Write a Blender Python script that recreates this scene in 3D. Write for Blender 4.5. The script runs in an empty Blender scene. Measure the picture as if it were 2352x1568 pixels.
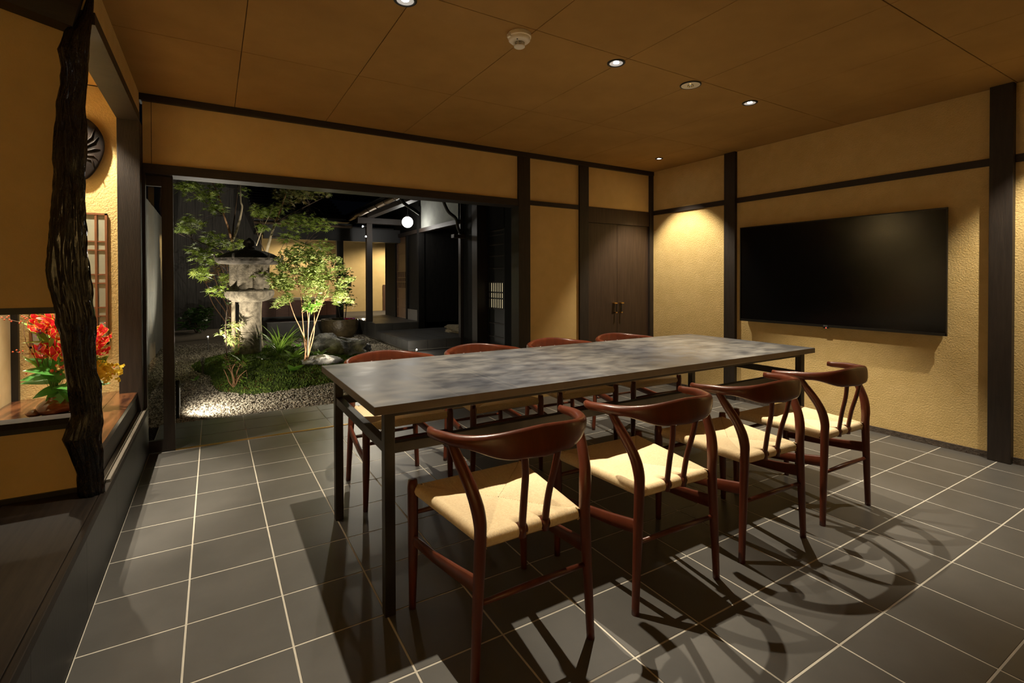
import bpy, bmesh, math, random
import numpy as np
from mathutils import Vector, Matrix, noise as mnoise
R = random.Random(7)
scn = bpy.context.scene
COL = scn.collection
PI = math.pi

# ------------------------------------------------------------------ camera
F, HY, PIT, ROL, YAW, X0, Y0, CH = 1140.0877, 653.6706, -.0105, -.0023, .5418, -.0893, 3.8766, 1.1923
_c, _s = math.cos(YAW), math.sin(YAW); _cp, _sp = math.cos(PIT), math.sin(PIT); _cr, _sr = math.cos(ROL), math.sin(ROL)
CM = np.array([[_cr, 0, _sr], [0, 1, 0], [-_sr, 0, _cr]]) @ np.array([[1, 0, 0], [0, _cp, _sp], [0, -_sp, _cp]]) @ np.array([[_c, -_s, 0], [_s, _c, 0], [0, 0, 1]])
CO = np.array([0, 0, CH])
def ray(px, py): return CM.T @ np.array([(px - 1176) / F, 1, (HY - py) / F])
def onZ(px, py, z=0.): r = ray(px, py); return Vector(CO + (z - CH) / r[2] * r)
def onX(px, py, x): r = ray(px, py); return Vector(CO + x / r[0] * r)
def onY(px, py, y): r = ray(px, py); return Vector(CO + y / r[1] * r)
def proj(p):
    r, w, u = CM @ (np.array(p) - CO)
    return (1176 + F * r / w, HY - F * u / w, w)
cd = bpy.data.cameras.new('camera'); cam = bpy.data.objects.new('camera', cd); COL.objects.link(cam)
rt, fw, up = Vector(CM[0]), Vector(CM[1]), Vector(CM[2])
cam.matrix_world = Matrix(((rt.x, up.x, -fw.x, 0), (rt.y, up.y, -fw.y, 0), (rt.z, up.z, -fw.z, CH), (0, 0, 0, 1)))
cd.sensor_width = 36; cd.sensor_fit = 'HORIZONTAL'; cd.lens = F / 2352 * 36
cd.shift_y = -(784 - HY) / 2352; cd.clip_start = .02; cd.clip_end = 200
scn.camera = cam
# ------------------------------------------------------------------ night sky and exposure
w = bpy.data.worlds.new('night'); scn.world = w; w.use_nodes = True
w.node_tree.nodes['Background'].inputs[0].default_value = (.10, .13, .20, 1)
w.node_tree.nodes['Background'].inputs[1].default_value = .006
scn.view_settings.view_transform = 'Standard'; scn.view_settings.look = 'None'
scn.view_settings.gamma = 1; scn.view_settings.use_curve_mapping = False
scn.view_settings.exposure = 0.15
WARM = (1, .87, .66); GARDEN = (1, .90, .72)
P_TABLE, P_WALL, P_ALCOVE, P_GARDEN = 215, 125, 270, 1.0

# ------------------------------------------------------------------ materials
MATS = {}
def mat(name, col, rough=.5, col2=None, scale=4, bump=0., bscale=60, metal=0., spec=.5, coat=0., stretch=(1, 1, 1), lo=.35, hi=.65,
        coords='pos', detail=6, bstretch=None, bdist=.01, rough2=None, emit=None, estr=0., trans=0., sss=0.):
    if name in MATS: return MATS[name]
    m = bpy.data.materials.new(name); MATS[name] = m; m.use_nodes = True
    nt = m.node_tree; N = nt.nodes; L = nt.links; b = N['Principled BSDF']
    b.inputs['Base Color'].default_value = (*col, 1); b.inputs['Roughness'].default_value = rough
    b.inputs['Metallic'].default_value = metal; b.inputs['Specular IOR Level'].default_value = spec
    b.inputs['Coat Weight'].default_value = coat; b.inputs['Coat Roughness'].default_value = .12
    if trans: b.inputs['Transmission Weight'].default_value = trans
    if sss:
        b.inputs['Subsurface Weight'].default_value = sss; b.inputs['Subsurface Radius'].default_value = (.02, .02, .01)
    if emit: b.inputs['Emission Color'].default_value = (*emit, 1); b.inputs['Emission Strength'].default_value = estr
    if coords == 'pos': src = N.new('ShaderNodeNewGeometry').outputs['Position']
    else: src = N.new('ShaderNodeTexCoord').outputs['Object']
    def chain(st, sc, de):
        mp = N.new('ShaderNodeMapping'); mp.inputs['Scale'].default_value = st; L.new(src, mp.inputs[0])
        no = N.new('ShaderNodeTexNoise'); no.inputs['Scale'].default_value = sc; no.inputs['Detail'].default_value = de; no.inputs['Roughness'].default_value = .6
        L.new(mp.outputs[0], no.inputs['Vector']); return no
    if col2:
        no = chain(stretch, scale, detail); r = N.new('ShaderNodeValToRGB')
        r.color_ramp.elements[0].position = lo; r.color_ramp.elements[1].position = hi
        r.color_ramp.elements[0].color = (*col, 1); r.color_ramp.elements[1].color = (*col2, 1)
        L.new(no.outputs['Fac'], r.inputs[0]); L.new(r.outputs[0], b.inputs['Base Color'])
        if rough2 is not None:
            q = N.new('ShaderNodeMapRange'); q.inputs['To Min'].default_value = rough; q.inputs['To Max'].default_value = rough2
            q.inputs['From Min'].default_value = lo; q.inputs['From Max'].default_value = hi
            L.new(no.outputs['Fac'], q.inputs[0]); L.new(q.outputs[0], b.inputs['Roughness'])
    if bump:
        n2 = chain(bstretch or stretch, bscale, 4); bp = N.new('ShaderNodeBump'); bp.inputs['Strength'].default_value = bump
        bp.inputs['Distance'].default_value = bdist
        L.new(n2.outputs['Fac'], bp.inputs['Height']); L.new(bp.outputs[0], b.inputs['Normal'])
    return m
def glassmat(name, tint=(1, 1, 1), rough=0.):
    m = bpy.data.materials.new(name); m.use_nodes = True; nt = m.node_tree; N = nt.nodes; L = nt.links
    N.remove(N['Principled BSDF']); out = N['Material Output']
    t = N.new('ShaderNodeBsdfTransparent'); t.inputs[0].default_value = (*tint, 1)
    g = N.new('ShaderNodeBsdfGlossy'); g.inputs['Roughness'].default_value = rough
    f = N.new('ShaderNodeFresnel'); f.inputs[0].default_value = 1.5; mx = N.new('ShaderNodeMixShader')
    L.new(f.outputs[0], mx.inputs[0]); L.new(t.outputs[0], mx.inputs[1]); L.new(g.outputs[0], mx.inputs[2]); L.new(mx.outputs[0], out.inputs[0])
    MATS[name] = m; return m
mat('plaster', (.68, .49, .205), .92, (.74, .54, .24), 9, bump=.55, bscale=95, bdist=.012, spec=.15)
mat('plaster_smooth', (.68, .475, .195), .92, (.73, .515, .22), 6, bump=.2, bscale=160, bdist=.006, spec=.15)
mat('plaster_white', (.30, .31, .29), .9, (.36, .37, .34), 6, bump=.2, bscale=90, bdist=.006, spec=.15)
mat('dark_wood', (.016, .0105, .0075), .55, (.029, .0195, .014), 9, bump=.25, bscale=30, stretch=(7, 7, .6), bdist=.004)
mat('dark_wood_h', (.016, .0105, .0075), .55, (.028, .018, .013), 9, bump=.2, bscale=30, stretch=(.6, .6, 9), bdist=.004)
mat('cab_wood', (.034, .018, .010), .5, (.054, .030, .018), 7, bump=.15, bscale=40, stretch=(10, 10, .5), bdist=.003)
mat('black_wood', (.0055, .005, .0046), .45, (.010, .009, .008), 8, bump=.2, bscale=30, stretch=(6, 6, .5), bdist=.004)
mat('brown_wood', (.105, .052, .026), .5, (.15, .078, .04), 7, bump=.15, bscale=40, stretch=(8, 8, .5), bdist=.003)
mat('red_wood', (.085, .026, .011), .5, (.13, .043, .018), 6, stretch=(1, 8, 8))
mat('platform_wood', (.010, .007, .005), .6, (.020, .014, .010), 5, spec=.25, bump=.12, bscale=30, stretch=(14, .7, 1), bdist=.003)
mat('sill_wood', (.10, .085, .066), .5, (.14, .118, .09), 6, stretch=(10, .8, 10))
mat('shelf_wood', (.035, .012, .006), .22, (.16, .062, .024), 3.2, stretch=(9, 1.1, 1), coat=.4, lo=.38, hi=.62)
mat('plaque_wood', (.004, .0025, .002), .6, (.014, .007, .004), 20, spec=.25)
mat('soot_wood', (.006, .0055, .005), .8, (.011, .010, .009), 8, bump=.2, bscale=30, stretch=(6, 6, .5), bdist=.004, spec=.15)
mat('log_bark', (.0022, .0011, .0008), .16, (.016, .0048, .0022), 14, bump=.9, bscale=30, stretch=(3, 3, .45), bdist=.03, coat=.5, lo=.48, hi=.85)
mat('ceiling_board', (.36, .205, .064), .8, (.45, .262, .085), 3.0, bump=.12, bscale=140, bdist=.004, spec=.2, lo=.25, hi=.75)
mat('ceiling_joint', (.09, .05, .02), .9)
mat('tile', (.088, .084, .078), .40, (.108, .103, .096), 3.5, bump=.06, bscale=220, bdist=.002, spec=.4)
mat('tile_dark', (.052, .049, .046), .5, (.072, .068, .063), 4, bump=.06, bscale=200, bdist=.002)
mat('grout', (.52, .49, .42), .9, (.60, .56, .48), 12, spec=.2)
mat('grout_dark', (.16, .15, .13), .9)
mat('chair_wood', (.082, .017, .007), .36, (.125, .028, .011), 5, stretch=(6, 6, 1.2), coat=.08, coords='obj', lo=.3, hi=.7)
mat('cord', (.72, .56, .34), .75, (.80, .65, .42), 120, coords='obj', spec=.25)
mat('cord_under', (.50, .36, .19), .8, (.60, .45, .26), 60, coords='obj', spec=.2)
mc = mat('concrete', (.038, .041, .050), .33, (.125, .128, .132), 6.5, stretch=(1, 1.6, 1), bump=.05, bscale=60, bdist=.002, detail=12, lo=.34, hi=.68, rough2=.45)
_n = mc.node_tree.nodes; _l = mc.node_tree.links; _b = _n['Principled BSDF']; _src = _b.inputs['Base Color'].links[0].from_socket
_g = _n.new('ShaderNodeNewGeometry'); _t = _n.new('ShaderNodeTexNoise'); _t.inputs['Scale'].default_value = 1.3; _t.inputs['Detail'].default_value = 3; _l.new(_g.outputs['Position'], _t.inputs['Vector'])
_r = _n.new('ShaderNodeValToRGB'); _r.color_ramp.elements[0].position = .40; _r.color_ramp.elements[1].position = .62; _r.color_ramp.elements[0].color = (.66, .67, .74, 1); _r.color_ramp.elements[1].color = (1.22, 1.12, .98, 1)
_l.new(_t.outputs['Fac'], _r.inputs[0]); _m = _n.new('ShaderNodeMix'); _m.data_type = 'RGBA'; _m.blend_type = 'MULTIPLY'; _m.inputs['Factor'].default_value = 1
_l.new(_src, _m.inputs['A']); _l.new(_r.outputs[0], _m.inputs['B'])
_x = _n.new('ShaderNodeSeparateXYZ'); _l.new(_g.outputs['Position'], _x.inputs[0]); _prev = _m.outputs['Result']
for _k, _px in enumerate((.78, 1.02, 1.05, 1.52, 2.35)):      # faint straight scuff lines across the top
    _c1 = _n.new('ShaderNodeMath'); _c1.operation = 'COMPARE'; _c1.inputs[1].default_value = _px; _c1.inputs[2].default_value = .0016; _l.new(_x.outputs['X'], _c1.inputs[0])
    _c2 = _n.new('ShaderNodeMath'); _c2.operation = 'MULTIPLY'; _c2.inputs[1].default_value = .35; _l.new(_c1.outputs[0], _c2.inputs[0])
    _m2 = _n.new('ShaderNodeMix'); _m2.data_type = 'RGBA'; _m2.inputs['B'].default_value = (.20, .19, .17, 1); _l.new(_c2.outputs[0], _m2.inputs['Factor']); _l.new(_prev, _m2.inputs['A']); _prev = _m2.outputs['Result']
_l.new(_prev, _b.inputs['Base Color'])
mat('concrete_edge', (.10, .075, .052), .45, (.15, .115, .08), 5, detail=8)
mat('steel', (.035, .030, .025), .42, (.055, .047, .038), 7, metal=.5)
mat('brass', (.75, .48, .16), .3, metal=1.)
mat('black_plastic', (.008, .008, .008), .35)
mat('screen', (.003, .003, .0035), .18, spec=.32)
mat('cream_plastic', (.86, .80, .70), .45)
mat('dark_slot', (.03, .026, .02), .7)
mat('ring_black', (.012, .012, .012), .4)
mat('reflector', (.85, .85, .85), .18, metal=1., emit=(1, .9, .78), estr=.42)
mat('lamp_glow', (1, 1, 1), .4, emit=(1, .93, .82), estr=60)
mat('garden_glow', (1, 1, 1), .4, emit=(1, .93, .80), estr=160)
mat('soft_glow', (.6, .58, .5), .4, emit=(1, .9, .7), estr=.15)
mat('globe_glow', (1, 1, 1), .4, emit=(1, .95, .86), estr=9)
mat('mirror_metal', (.70, .68, .62), .2, metal=1.)
mat('stone', (.07, .057, .038), .9, (.19, .16, .115), 14, bump=.8, bscale=45, bdist=.012, detail=9)
mat('stone_dark', (.045, .039, .03), .85, (.12, .10, .08), 9, bump=.8, bscale=40, bdist=.015, detail=9)
mat('rock', (.08, .078, .074), .7, (.55, .53, .49), 5, bump=1., bscale=14, bdist=.03, detail=10, lo=.42, hi=.72)
mat('rock_black', (.012, .012, .012), .5, (.04, .04, .04), 12, bump=1., bscale=30, bdist=.02)
mat('rock_tan', (.20, .16, .09), .85, (.32, .26, .17), 10, bump=.8, bscale=30, bdist=.02)
mat('basin_stone', (.045, .032, .016), .35, (.12, .085, .04), 7, bump=.6, bscale=22, bdist=.02)
mat('gravel_bed', (.10, .085, .06), .95, (.24, .20, .15), 70, bump=1., bscale=110, bdist=.02, detail=3)
mat('gravel_a', (.44, .39, .30), .85, (.62, .56, .45), 40)
mat('gravel_b', (.13, .11, .085), .85, (.24, .20, .15), 40)
mat('soil', (.03, .02, .012), 1., (.07, .045, .02), 20, bump=1, bscale=40, bdist=.03)
mat('moss', (.03, .06, .008), 1., (.11, .16, .02), 16, bump=1., bscale=55, bdist=.03, detail=8)
mat('moss_tuft', (.05, .10, .01), .9, (.15, .22, .03), 8)
mat('moss_brown', (.12, .045, .012), 1., (.07, .09, .012), 9)
mat('maple_leaf', (.13, .20, .025), .55, (.24, .30, .05), 3, trans=0, sss=0)
mat('maple_leaf_red', (.17, .11, .03), .55, (.12, .16, .03), 3)
mat('bright_leaf', (.25, .34, .08), .5, (.40, .46, .15), 5)
mat('pale_leaf', (.36, .44, .14), .5, (.46, .52, .20), 6)
mat('glossy_leaf', (.035, .085, .012), .25, (.07, .14, .02), 6)
mat('dark_leaf', (.02, .05, .012), .35, (.05, .10, .02), 6)
mat('grass_leaf', (.12, .24, .03), .4, (.22, .34, .05), 6)
mat('fresh_leaf', (.13, .36, .03), .4, (.2, .45, .05), 6)
mat('brown_leaf', (.22, .15, .04), .6, (.30, .24, .06), 8)
mat('bark_pale', (.34, .28, .18), .8, (.46, .38, .26), 20, stretch=(3, 3, .5))
mat('bark_brown', (.26, .135, .065), .8, (.36, .20, .10), 20, stretch=(3, 3, .5))
mat('bark_dark', (.045, .026, .015), .8, (.08, .05, .03), 20, stretch=(3, 3, .5))
mat('fence_board', (.035, .031, .027), .75, (.075, .068, .06), 6, bump=.4, bscale=30, stretch=(9, 9, .4), bdist=.006)
mat('fence_grey', (.10, .095, .085), .8, (.20, .19, .17), 6, bump=.5, bscale=30, stretch=(9, 9, .4), bdist=.008)
mat('roof_tile', (.020, .020, .020), .5, (.035, .035, .036), 8)
mat('gutter', (.16, .11, .065), .35, (.22, .16, .10), 8, metal=.7)
mat('paper', (.62, .54, .36), .9, (.68, .60, .42), 8)
mat('paper_lit', (.70, .62, .42), .9, emit=(1, .82, .48), estr=.38)
mat('paper_grey', (.36, .36, .27), .9, (.42, .41, .31), 8)
mat('window_frame', (.20, .075, .03), .5, (.28, .11, .045), 8, stretch=(8, 8, .6))
mat('metal_post', (.30, .28, .25), .4, metal=.8)
mat('vase_glaze', (.06, .016, .005), .10, (.20, .058, .014), 6, coat=.6)
mat('petal_red', (.70, .015, .030), .45, (.80, .05, .06), 9)
mat('petal_yellow', (.85, .58, .03), .5, (.90, .70, .08), 12)
mat('petal_pink', (.80, .14, .15), .5, (.85, .30, .22), 9)
mat('petal_purple', (.42, .12, .50), .5, (.62, .24, .55), 9)
mat('petal_cream', (.80, .62, .22), .5)
mat('berry', (.60, .06, .02), .3, (.75, .14, .05), 30)
mat('arr_leaf', (.06, .26, .04), .28, (.13, .40, .08), 8)
mat('arr_leaf_light', (.22, .40, .06), .35, (.32, .48, .1), 8)
mat('twig', (.14, .07, .03), .7)
mat('red_led', (.2, .01, .01), .4, emit=(1, .08, .05), estr=4)
mat('logo_grey', (.35, .35, .35), .5)
mat('wall_cloth', (.66, .52, .27), .9, (.74, .60, .34), 8)
def translucent(name, fac=.4):
    """thin leaves and petals let part of the light through"""
    m = MATS[name]; nt = m.node_tree; N = nt.nodes; L = nt.links; b = N['Principled BSDF']; t = N.new('ShaderNodeBsdfTranslucent')
    if b.inputs['Base Color'].links: L.new(b.inputs['Base Color'].links[0].from_socket, t.inputs[0])
    else: t.inputs[0].default_value = b.inputs['Base Color'].default_value
    mx = N.new('ShaderNodeMixShader'); mx.inputs[0].default_value = fac
    L.new(b.outputs[0], mx.inputs[1]); L.new(t.outputs[0], mx.inputs[2]); L.new(mx.outputs[0], N['Material Output'].inputs[0])
for _q in ('maple_leaf', 'maple_leaf_red', 'bright_leaf', 'pale_leaf', 'grass_leaf', 'fresh_leaf', 'brown_leaf', 'arr_leaf', 'arr_leaf_light', 'petal_red', 'petal_yellow', 'petal_pink', 'petal_purple'): translucent(_q)
glassmat('glass', (.93, .95, .93))
glassmat('lens_glass', (.95, .95, .95), .05)

# ------------------------------------------------------------------ mesh helpers
class MB:
    def __init__(s): s.v = []; s.f = []; s.mi = []; s.cur = 0
    def add(s, vs, fs):
        o = len(s.v); s.v.extend([tuple(p) for p in vs]); s.f.extend([tuple(i + o for i in f) for f in fs]); s.mi.extend([s.cur] * len(fs)); return s
    def box(s, x0, x1, y0, y1, z0, z1):
        return s.add([(x0, y0, z0), (x1, y0, z0), (x1, y1, z0), (x0, y1, z0), (x0, y0, z1), (x1, y0, z1), (x1, y1, z1), (x0, y1, z1)],
                     [(0, 3, 2, 1), (4, 5, 6, 7), (0, 1, 5, 4), (1, 2, 6, 5), (2, 3, 7, 6), (3, 0, 4, 7)])
    def sweep(s, pts, prof, cap=True, upv=None, closed=False):
        """pts: centres; prof(i,t)-> list of (a,b) offsets in the frame normal/binormal"""
        pts = [Vector(p) for p in pts]; n = len(pts); rings = []; nrm = None
        for i, p in enumerate(pts):
            a = pts[i - 1] if (i > 0 or closed) else p
            b = pts[(i + 1) % n] if (i < n - 1 or closed) else p
            t = (b - a).normalized() if (b - a).length > 1e-9 else Vector((0, 0, 1))
            if upv is not None: bn = Vector(upv) - t * t.dot(Vector(upv)); bn.normalize(); nn = bn.cross(t)
            else:
                if nrm is None: nrm = t.orthogonal().normalized()
                nrm = (nrm - t * t.dot(nrm)).normalized(); nn = nrm; bn = t.cross(nn)
            rings.append([p + nn * a_ + bn * b_ for a_, b_ in prof(i, i / max(1, n - 1))])
        k = len(rings[0]); o = len(s.v)
        for r_ in rings: s.v.extend([tuple(q) for q in r_])
        fs = []
        for i in range(n if closed else n - 1):
            i2 = (i + 1) % n
            for j in range(k): fs.append((o + i * k + j, o + i * k + (j + 1) % k, o + i2 * k + (j + 1) % k, o + i2 * k + j))
        if cap and not closed:
            fs.append(tuple(o + j for j in range(k))[::-1]); fs.append(tuple(o + (n - 1) * k + j for j in range(k)))
        s.f.extend(fs); s.mi.extend([s.cur] * len(fs)); return s
    def tube(s, pts, r, seg=8, cap=True, closed=False):
        rr = r if callable(r) else (lambda t: r) if not isinstance(r, (list, tuple)) else None
        def prof(i, t):
            q = r[i] if rr is None else rr(t)
            return [(q * math.cos(2 * PI * j / seg), q * math.sin(2 * PI * j / seg)) for j in range(seg)]
        return s.sweep(pts, prof, cap, closed=closed)
    def lathe(s, prof, seg=24, c=(0, 0, 0), capb=True, capt=True, wob=None):
        o = len(s.v); n = len(prof)
        for (r_, z) in prof:
            for j in range(seg):
                a = 2 * PI * j / seg; q = r_ * (wob(a, z) if wob else 1)
                s.v.append((c[0] + q * math.cos(a), c[1] + q * math.sin(a), c[2] + z))
        fs = []
        for i in range(n - 1):
            for j in range(seg): fs.append((o + i * seg + j, o + i * seg + (j + 1) % seg, o + (i + 1) * seg + (j + 1) % seg, o + (i + 1) * seg + j))
        if capb: fs.append(tuple(o + j for j in range(seg))[::-1])
        if capt: fs.append(tuple(o + (n - 1) * seg + j for j in range(seg)))
        s.f.extend(fs); s.mi.extend([s.cur] * len(fs)); return s
    def mesh(s, name, mats, smooth=False):
        me = bpy.data.meshes.new(name); me.from_pydata(s.v, [], s.f)
        for m in (mats if isinstance(mats, (list, tuple)) else [mats]): me.materials.append(MATS[m])
        if isinstance(mats, (list, tuple)) and len(mats) > 1: me.polygons.foreach_set('material_index', s.mi)
        if smooth: me.polygons.foreach_set('use_smooth', [True] * len(me.polygons))
        me.update(); return me
    def build(s, name, mats, parent=None, smooth=False, loc=None, bevel=0., auto=None):
        me = s.mesh(name, mats, smooth)
        if bevel:
            b = bmesh.new(); b.from_mesh(me); bmesh.ops.bevel(b, geom=b.edges[:], offset=bevel, segments=2, affect='EDGES', profile=.6); b.to_mesh(me); b.free()
        if auto is not None: me.set_sharp_from_angle(angle=math.radians(auto))
        return link(name, me, parent, loc)
def link(name, me, parent=None, loc=None, rot=None, scale=None):
    o = bpy.data.objects.new(name, me); COL.objects.link(o)
    if parent is not None: o.parent = parent
    if loc is not None: o.location = loc
    if rot is not None: o.rotation_euler = rot
    if scale is not None: o.scale = scale
    return o
def empty(name, loc=(0, 0, 0), rz=0.):
    o = bpy.data.objects.new(name, None); COL.objects.link(o); o.location = loc; o.rotation_euler = (0, 0, rz); o.empty_display_size = .05; return o
def tag(o, label=None, cat=None, group=None, kind=None):
    if label: o['label'] = label
    if cat: o['category'] = cat
    if group: o['group'] = group
    if kind: o['kind'] = kind
    return o
def copy_tree(o, parent=None):
    c_ = o.copy(); COL.objects.link(c_)
    if parent is not None: c_.parent = parent
    for ch in list(o.children): copy_tree(ch, c_)
    return c_
def box(name, x0, x1, y0, y1, z0, z1, m, parent=None, bevel=0.):
    """box with its origin at its base centre"""
    c_ = ((x0 + x1) / 2, (y0 + y1) / 2, z0)
    return MB().box(x0 - c_[0], x1 - c_[0], y0 - c_[1], y1 - c_[1], 0, z1 - z0).build(name, m, parent, loc=c_, bevel=bevel)
def struct(name, x0, x1, y0, y1, z0, z1, m, label, cat, bevel=0., parent=None):
    o = box(name, x0, x1, y0, y1, z0, z1, m, parent, bevel)
    if parent is None: tag(o, label, cat, kind='structure')
    return o
def spot(name, loc, target, power, ang, blend=.3, col=WARM, rad=.03, parent=None):
    l = bpy.data.lights.new(name, 'SPOT'); l.energy = power; l.color = col; l.spot_size = math.radians(ang); l.spot_blend = blend; l.shadow_soft_size = rad
    o = bpy.data.objects.new(name, l); COL.objects.link(o); o.location = loc
    d = Vector(target) - Vector(loc); o.rotation_euler = d.to_track_quat('-Z', 'Y').to_euler()
    if parent is not None:
        o.parent = parent; o.matrix_parent_inverse = Matrix.Translation(parent.location).inverted()
    return o
def point(name, loc, power, col=GARDEN, rad=.03, parent=None):
    l = bpy.data.lights.new(name, 'POINT'); l.energy = power; l.color = col; l.shadow_soft_size = rad
    o = bpy.data.objects.new(name, l); COL.objects.link(o); o.location = loc
    if parent is not None:
        o.parent = parent; o.matrix_parent_inverse = Matrix.Translation(parent.location).inverted()
    return o
def world(o):
    m = o.matrix_basis.copy()
    return m if o.parent is None else world(o.parent) @ o.matrix_parent_inverse @ m
def child(o, parent):
    """parent o (built in world coordinates) keeping its place"""
    o.parent = parent; o.matrix_parent_inverse = world(parent).inverted(); return o

# ================================================================== the room
XR, YB, ZC = 4.41, 4.13, 2.44        # right wall face, back wall face, ceiling
XS, ZP = -.386, .325                 # step face, platform height
YF, XL = -1.5, -1.9                  # wall behind, left end of the platform
TS, TG = .305, .006
# ---- floor: slab + tiles
floor = struct('floor', XS, XR + .05, YF, 5.0, -.12, -.0012, 'grout', 'grey tiled floor with pale grout lines', 'floor')
meshes = {}
def tile_mesh(wd, dp, m='tile', th=.008):
    k = (round(wd, 3), round(dp, 3), m, th)
    if k not in meshes:
        b = MB().box(-wd / 2, wd / 2, -dp / 2, dp / 2, -th, 0); me = b.mesh('tile', m)
        bm = bmesh.new(); bm.from_mesh(me)
        bmesh.ops.bevel(bm, geom=[e for e in bm.edges if e.verts[0].co.z > -1e-4 and e.verts[1].co.z > -1e-4], offset=.0012, segments=1, affect='EDGES'); bm.to_mesh(me); bm.free()
        meshes[k] = me
    return meshes[k]
rest = MB()
for i in range(-1, 15):
    xa, xb = max(X0 + TS * i, XS) + TG / 2, min(X0 + TS * (i + 1), XR) - TG / 2
    for j in range(-18, 4):
        ya, yb = max(Y0 + TS * j, YF) + TG / 2, min(Y0 + TS * (j + 1), 5.0) - TG / 2
        if yb - ya < .03 or xb - xa < .03: continue
        vis = False
        for (x, y) in ((xa, ya), (xb, ya), (xa, yb), (xb, yb)):
            p = proj((x, y, 0))
            if p[2] > .1 and -40 < p[0] < 2392 and p[1] < 1608: vis = True
        if vis: link('tile', tile_mesh(xb - xa, yb - ya), floor, ((xa + xb) / 2 - floor.location.x, (ya + yb) / 2 - floor.location.y, -floor.location.z + R.uniform(-.0003, .0003)))
        else: rest.box(xa, xb, ya, yb, -.004, 0)
o = rest.build('tile', 'tile'); child(o, floor); o['kind'] = 'stuff'
# ---- ceiling: slab + boards
ceil = struct('ceiling', XL, XR + .14, YF, YB + .12, ZC + .006, ZC + .10, 'ceiling_joint', 'brown board ceiling with fine joints', 'ceiling')
sx, sy = .6265, 1.0175
for i in range(-4, 8):
    for j in range(-6, 3):
        xa, xb = max(.142 + sx * i, XL) + .0018, min(.142 + sx * (i + 1), XR) - .0018
        ya, yb = max(3.095 + sy * j, YF) + .0022, min(3.095 + sy * (j + 1), YB) - .0022
        if xb - xa < .03 or yb - ya < .03: continue
        link('ceiling_board', tile_mesh(xb - xa, yb - ya, 'ceiling_board', .007), ceil, ((xa + xb) / 2 - ceil.location.x, (ya + yb) / 2 - ceil.location.y, ZC + .007 - ceil.location.z), rot=(PI, 0, 0)).location.z = ZC - ceil.location.z
# ---- back wall
wb = empty('wall_back', (1.9, YB, 0)); tag(wb, 'tan plaster back wall above the garden opening', 'wall', kind='structure')
def wpart(name, *a, m='plaster_smooth', parent=wb, bevel=0.):
    return child(box(name, *a, m, bevel=bevel), parent)
wpart('plaster_panel', -.40, 2.556, YB + .012, YB + .11, 1.94, 2.44)
wpart('plaster_panel', 2.68, 3.32, YB + .012, YB + .11, 0, 2.44)
wpart('plaster_panel', 3.43, 4.37, YB + .012, YB + .11, 1.95, 2.44)
n_ = [0]
def trim(x0, x1, y0, y1, z0, z1, label, m='dark_wood', cat='beam', bevel=.003):
    n_[0] += 1
    return struct('trim_%d' % n_[0], x0, x1, y0, y1, z0, z1, m, label, cat, bevel)
trim(-.42, XR, YB - .02, YB + .09, 2.395, ZC, 'long black ceiling beam along the top of the garden wall', 'dark_wood_h')
trim(2.556, 2.690, YB - .015, YB + .13, 0, 2.395, 'dark wooden post between the garden opening and narrow plaster panel', cat='post')
trim(3.315, 3.438, YB - .012, YB + .12, 0, 2.395, 'dark wooden post beside the cupboard doors', cat='post')
trim(4.352, XR, YB - .012, YB + .12, 0, 2.395, 'dark wooden corner post between cupboard and television wall', cat='post')
trim(2.690, 3.315, YB - .006, YB + .09, 1.93, 1.975, 'short dark rail across the narrow plaster panel', 'dark_wood_h')
trim(-.40, 2.556, YB - .012, YB + .16, 1.912, 1.978, 'long dark lintel over the garden opening', 'dark_wood_h')
trim(-.522, -.402, YB - .11, YB + .01, .30, 2.23, 'dark wooden corner post between alcove and sliding glass door', cat='post')
# cupboard in the back wall
cb = empty('cupboard', (3.9, YB, 0)); tag(cb, 'tall dark brown built-in cupboard with two doors and brass-tipped handles', 'cupboard')
child(box('header', 3.438, 4.352, YB + .004, YB + .10, 1.805, 1.972, 'cab_wood'), cb)
child(box('body', 3.438, 4.352, YB + .045, YB + .11, 0.0, 1.805, 'black_wood'), cb)
for k, (xa, xb) in enumerate(((3.440, 3.866), (3.869, 4.350))):
    d = child(box('door', xa, xb, YB + .018, YB + .044, .02, 1.802, 'cab_wood', bevel=.0015), cb)
    hx = 3.866 - .034 if k == 0 else 3.869 + .034
    child(MB().box(hx - .005, hx + .005, YB - .018, YB - .010, .82, .93).build('handle', 'black_plastic'), d)
    sgn = -1 if k == 0 else 1
    for zz, wdt in ((.928, .034), (.824, .014)):
        child(box('handle_tip', min(hx - .006 * sgn, hx + wdt * sgn), max(hx - .006 * sgn, hx + wdt * sgn), YB - .020, YB + .018, zz - .006, zz + .006, 'brass'), d)
# ---- right (television) wall
wr = empty('wall_right', (XR, 1.5, 0)); tag(wr, 'tan rough plaster wall behind the television', 'wall', kind='structure')
for ya, yb in ((YF, 1.07), (1.17, 3.05), (3.15, YB + .1)):
    child(box('plaster_panel', XR, XR + .12, ya, yb, 0, ZC, 'plaster'), wr)
trim(XR - .035, XR + .1, 3.040, 3.162, 0, ZC, 'dark wooden post at the garden end of the television', cat='post')
trim(XR - .050, XR + .1, 1.066, 1.180, 0, ZC, 'broad dark wooden post beside the television, away from the garden', cat='post')
for ya, yb, lb in ((YF, 1.066, 'dark wall rail beyond the broad post'), (1.18, 3.04, 'long dark wall rail above the television'), (3.162, YB - .012, 'short dark wall rail above the bright light pool')):
    trim(XR - .012, XR + .05, ya, yb, 1.935, 1.985, lb, 'dark_wood_h')
mat('base_stone', (.06, .045, .035), .9, (.11, .085, .065), 30, bump=.8, bscale=60, bdist=.01)
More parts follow.
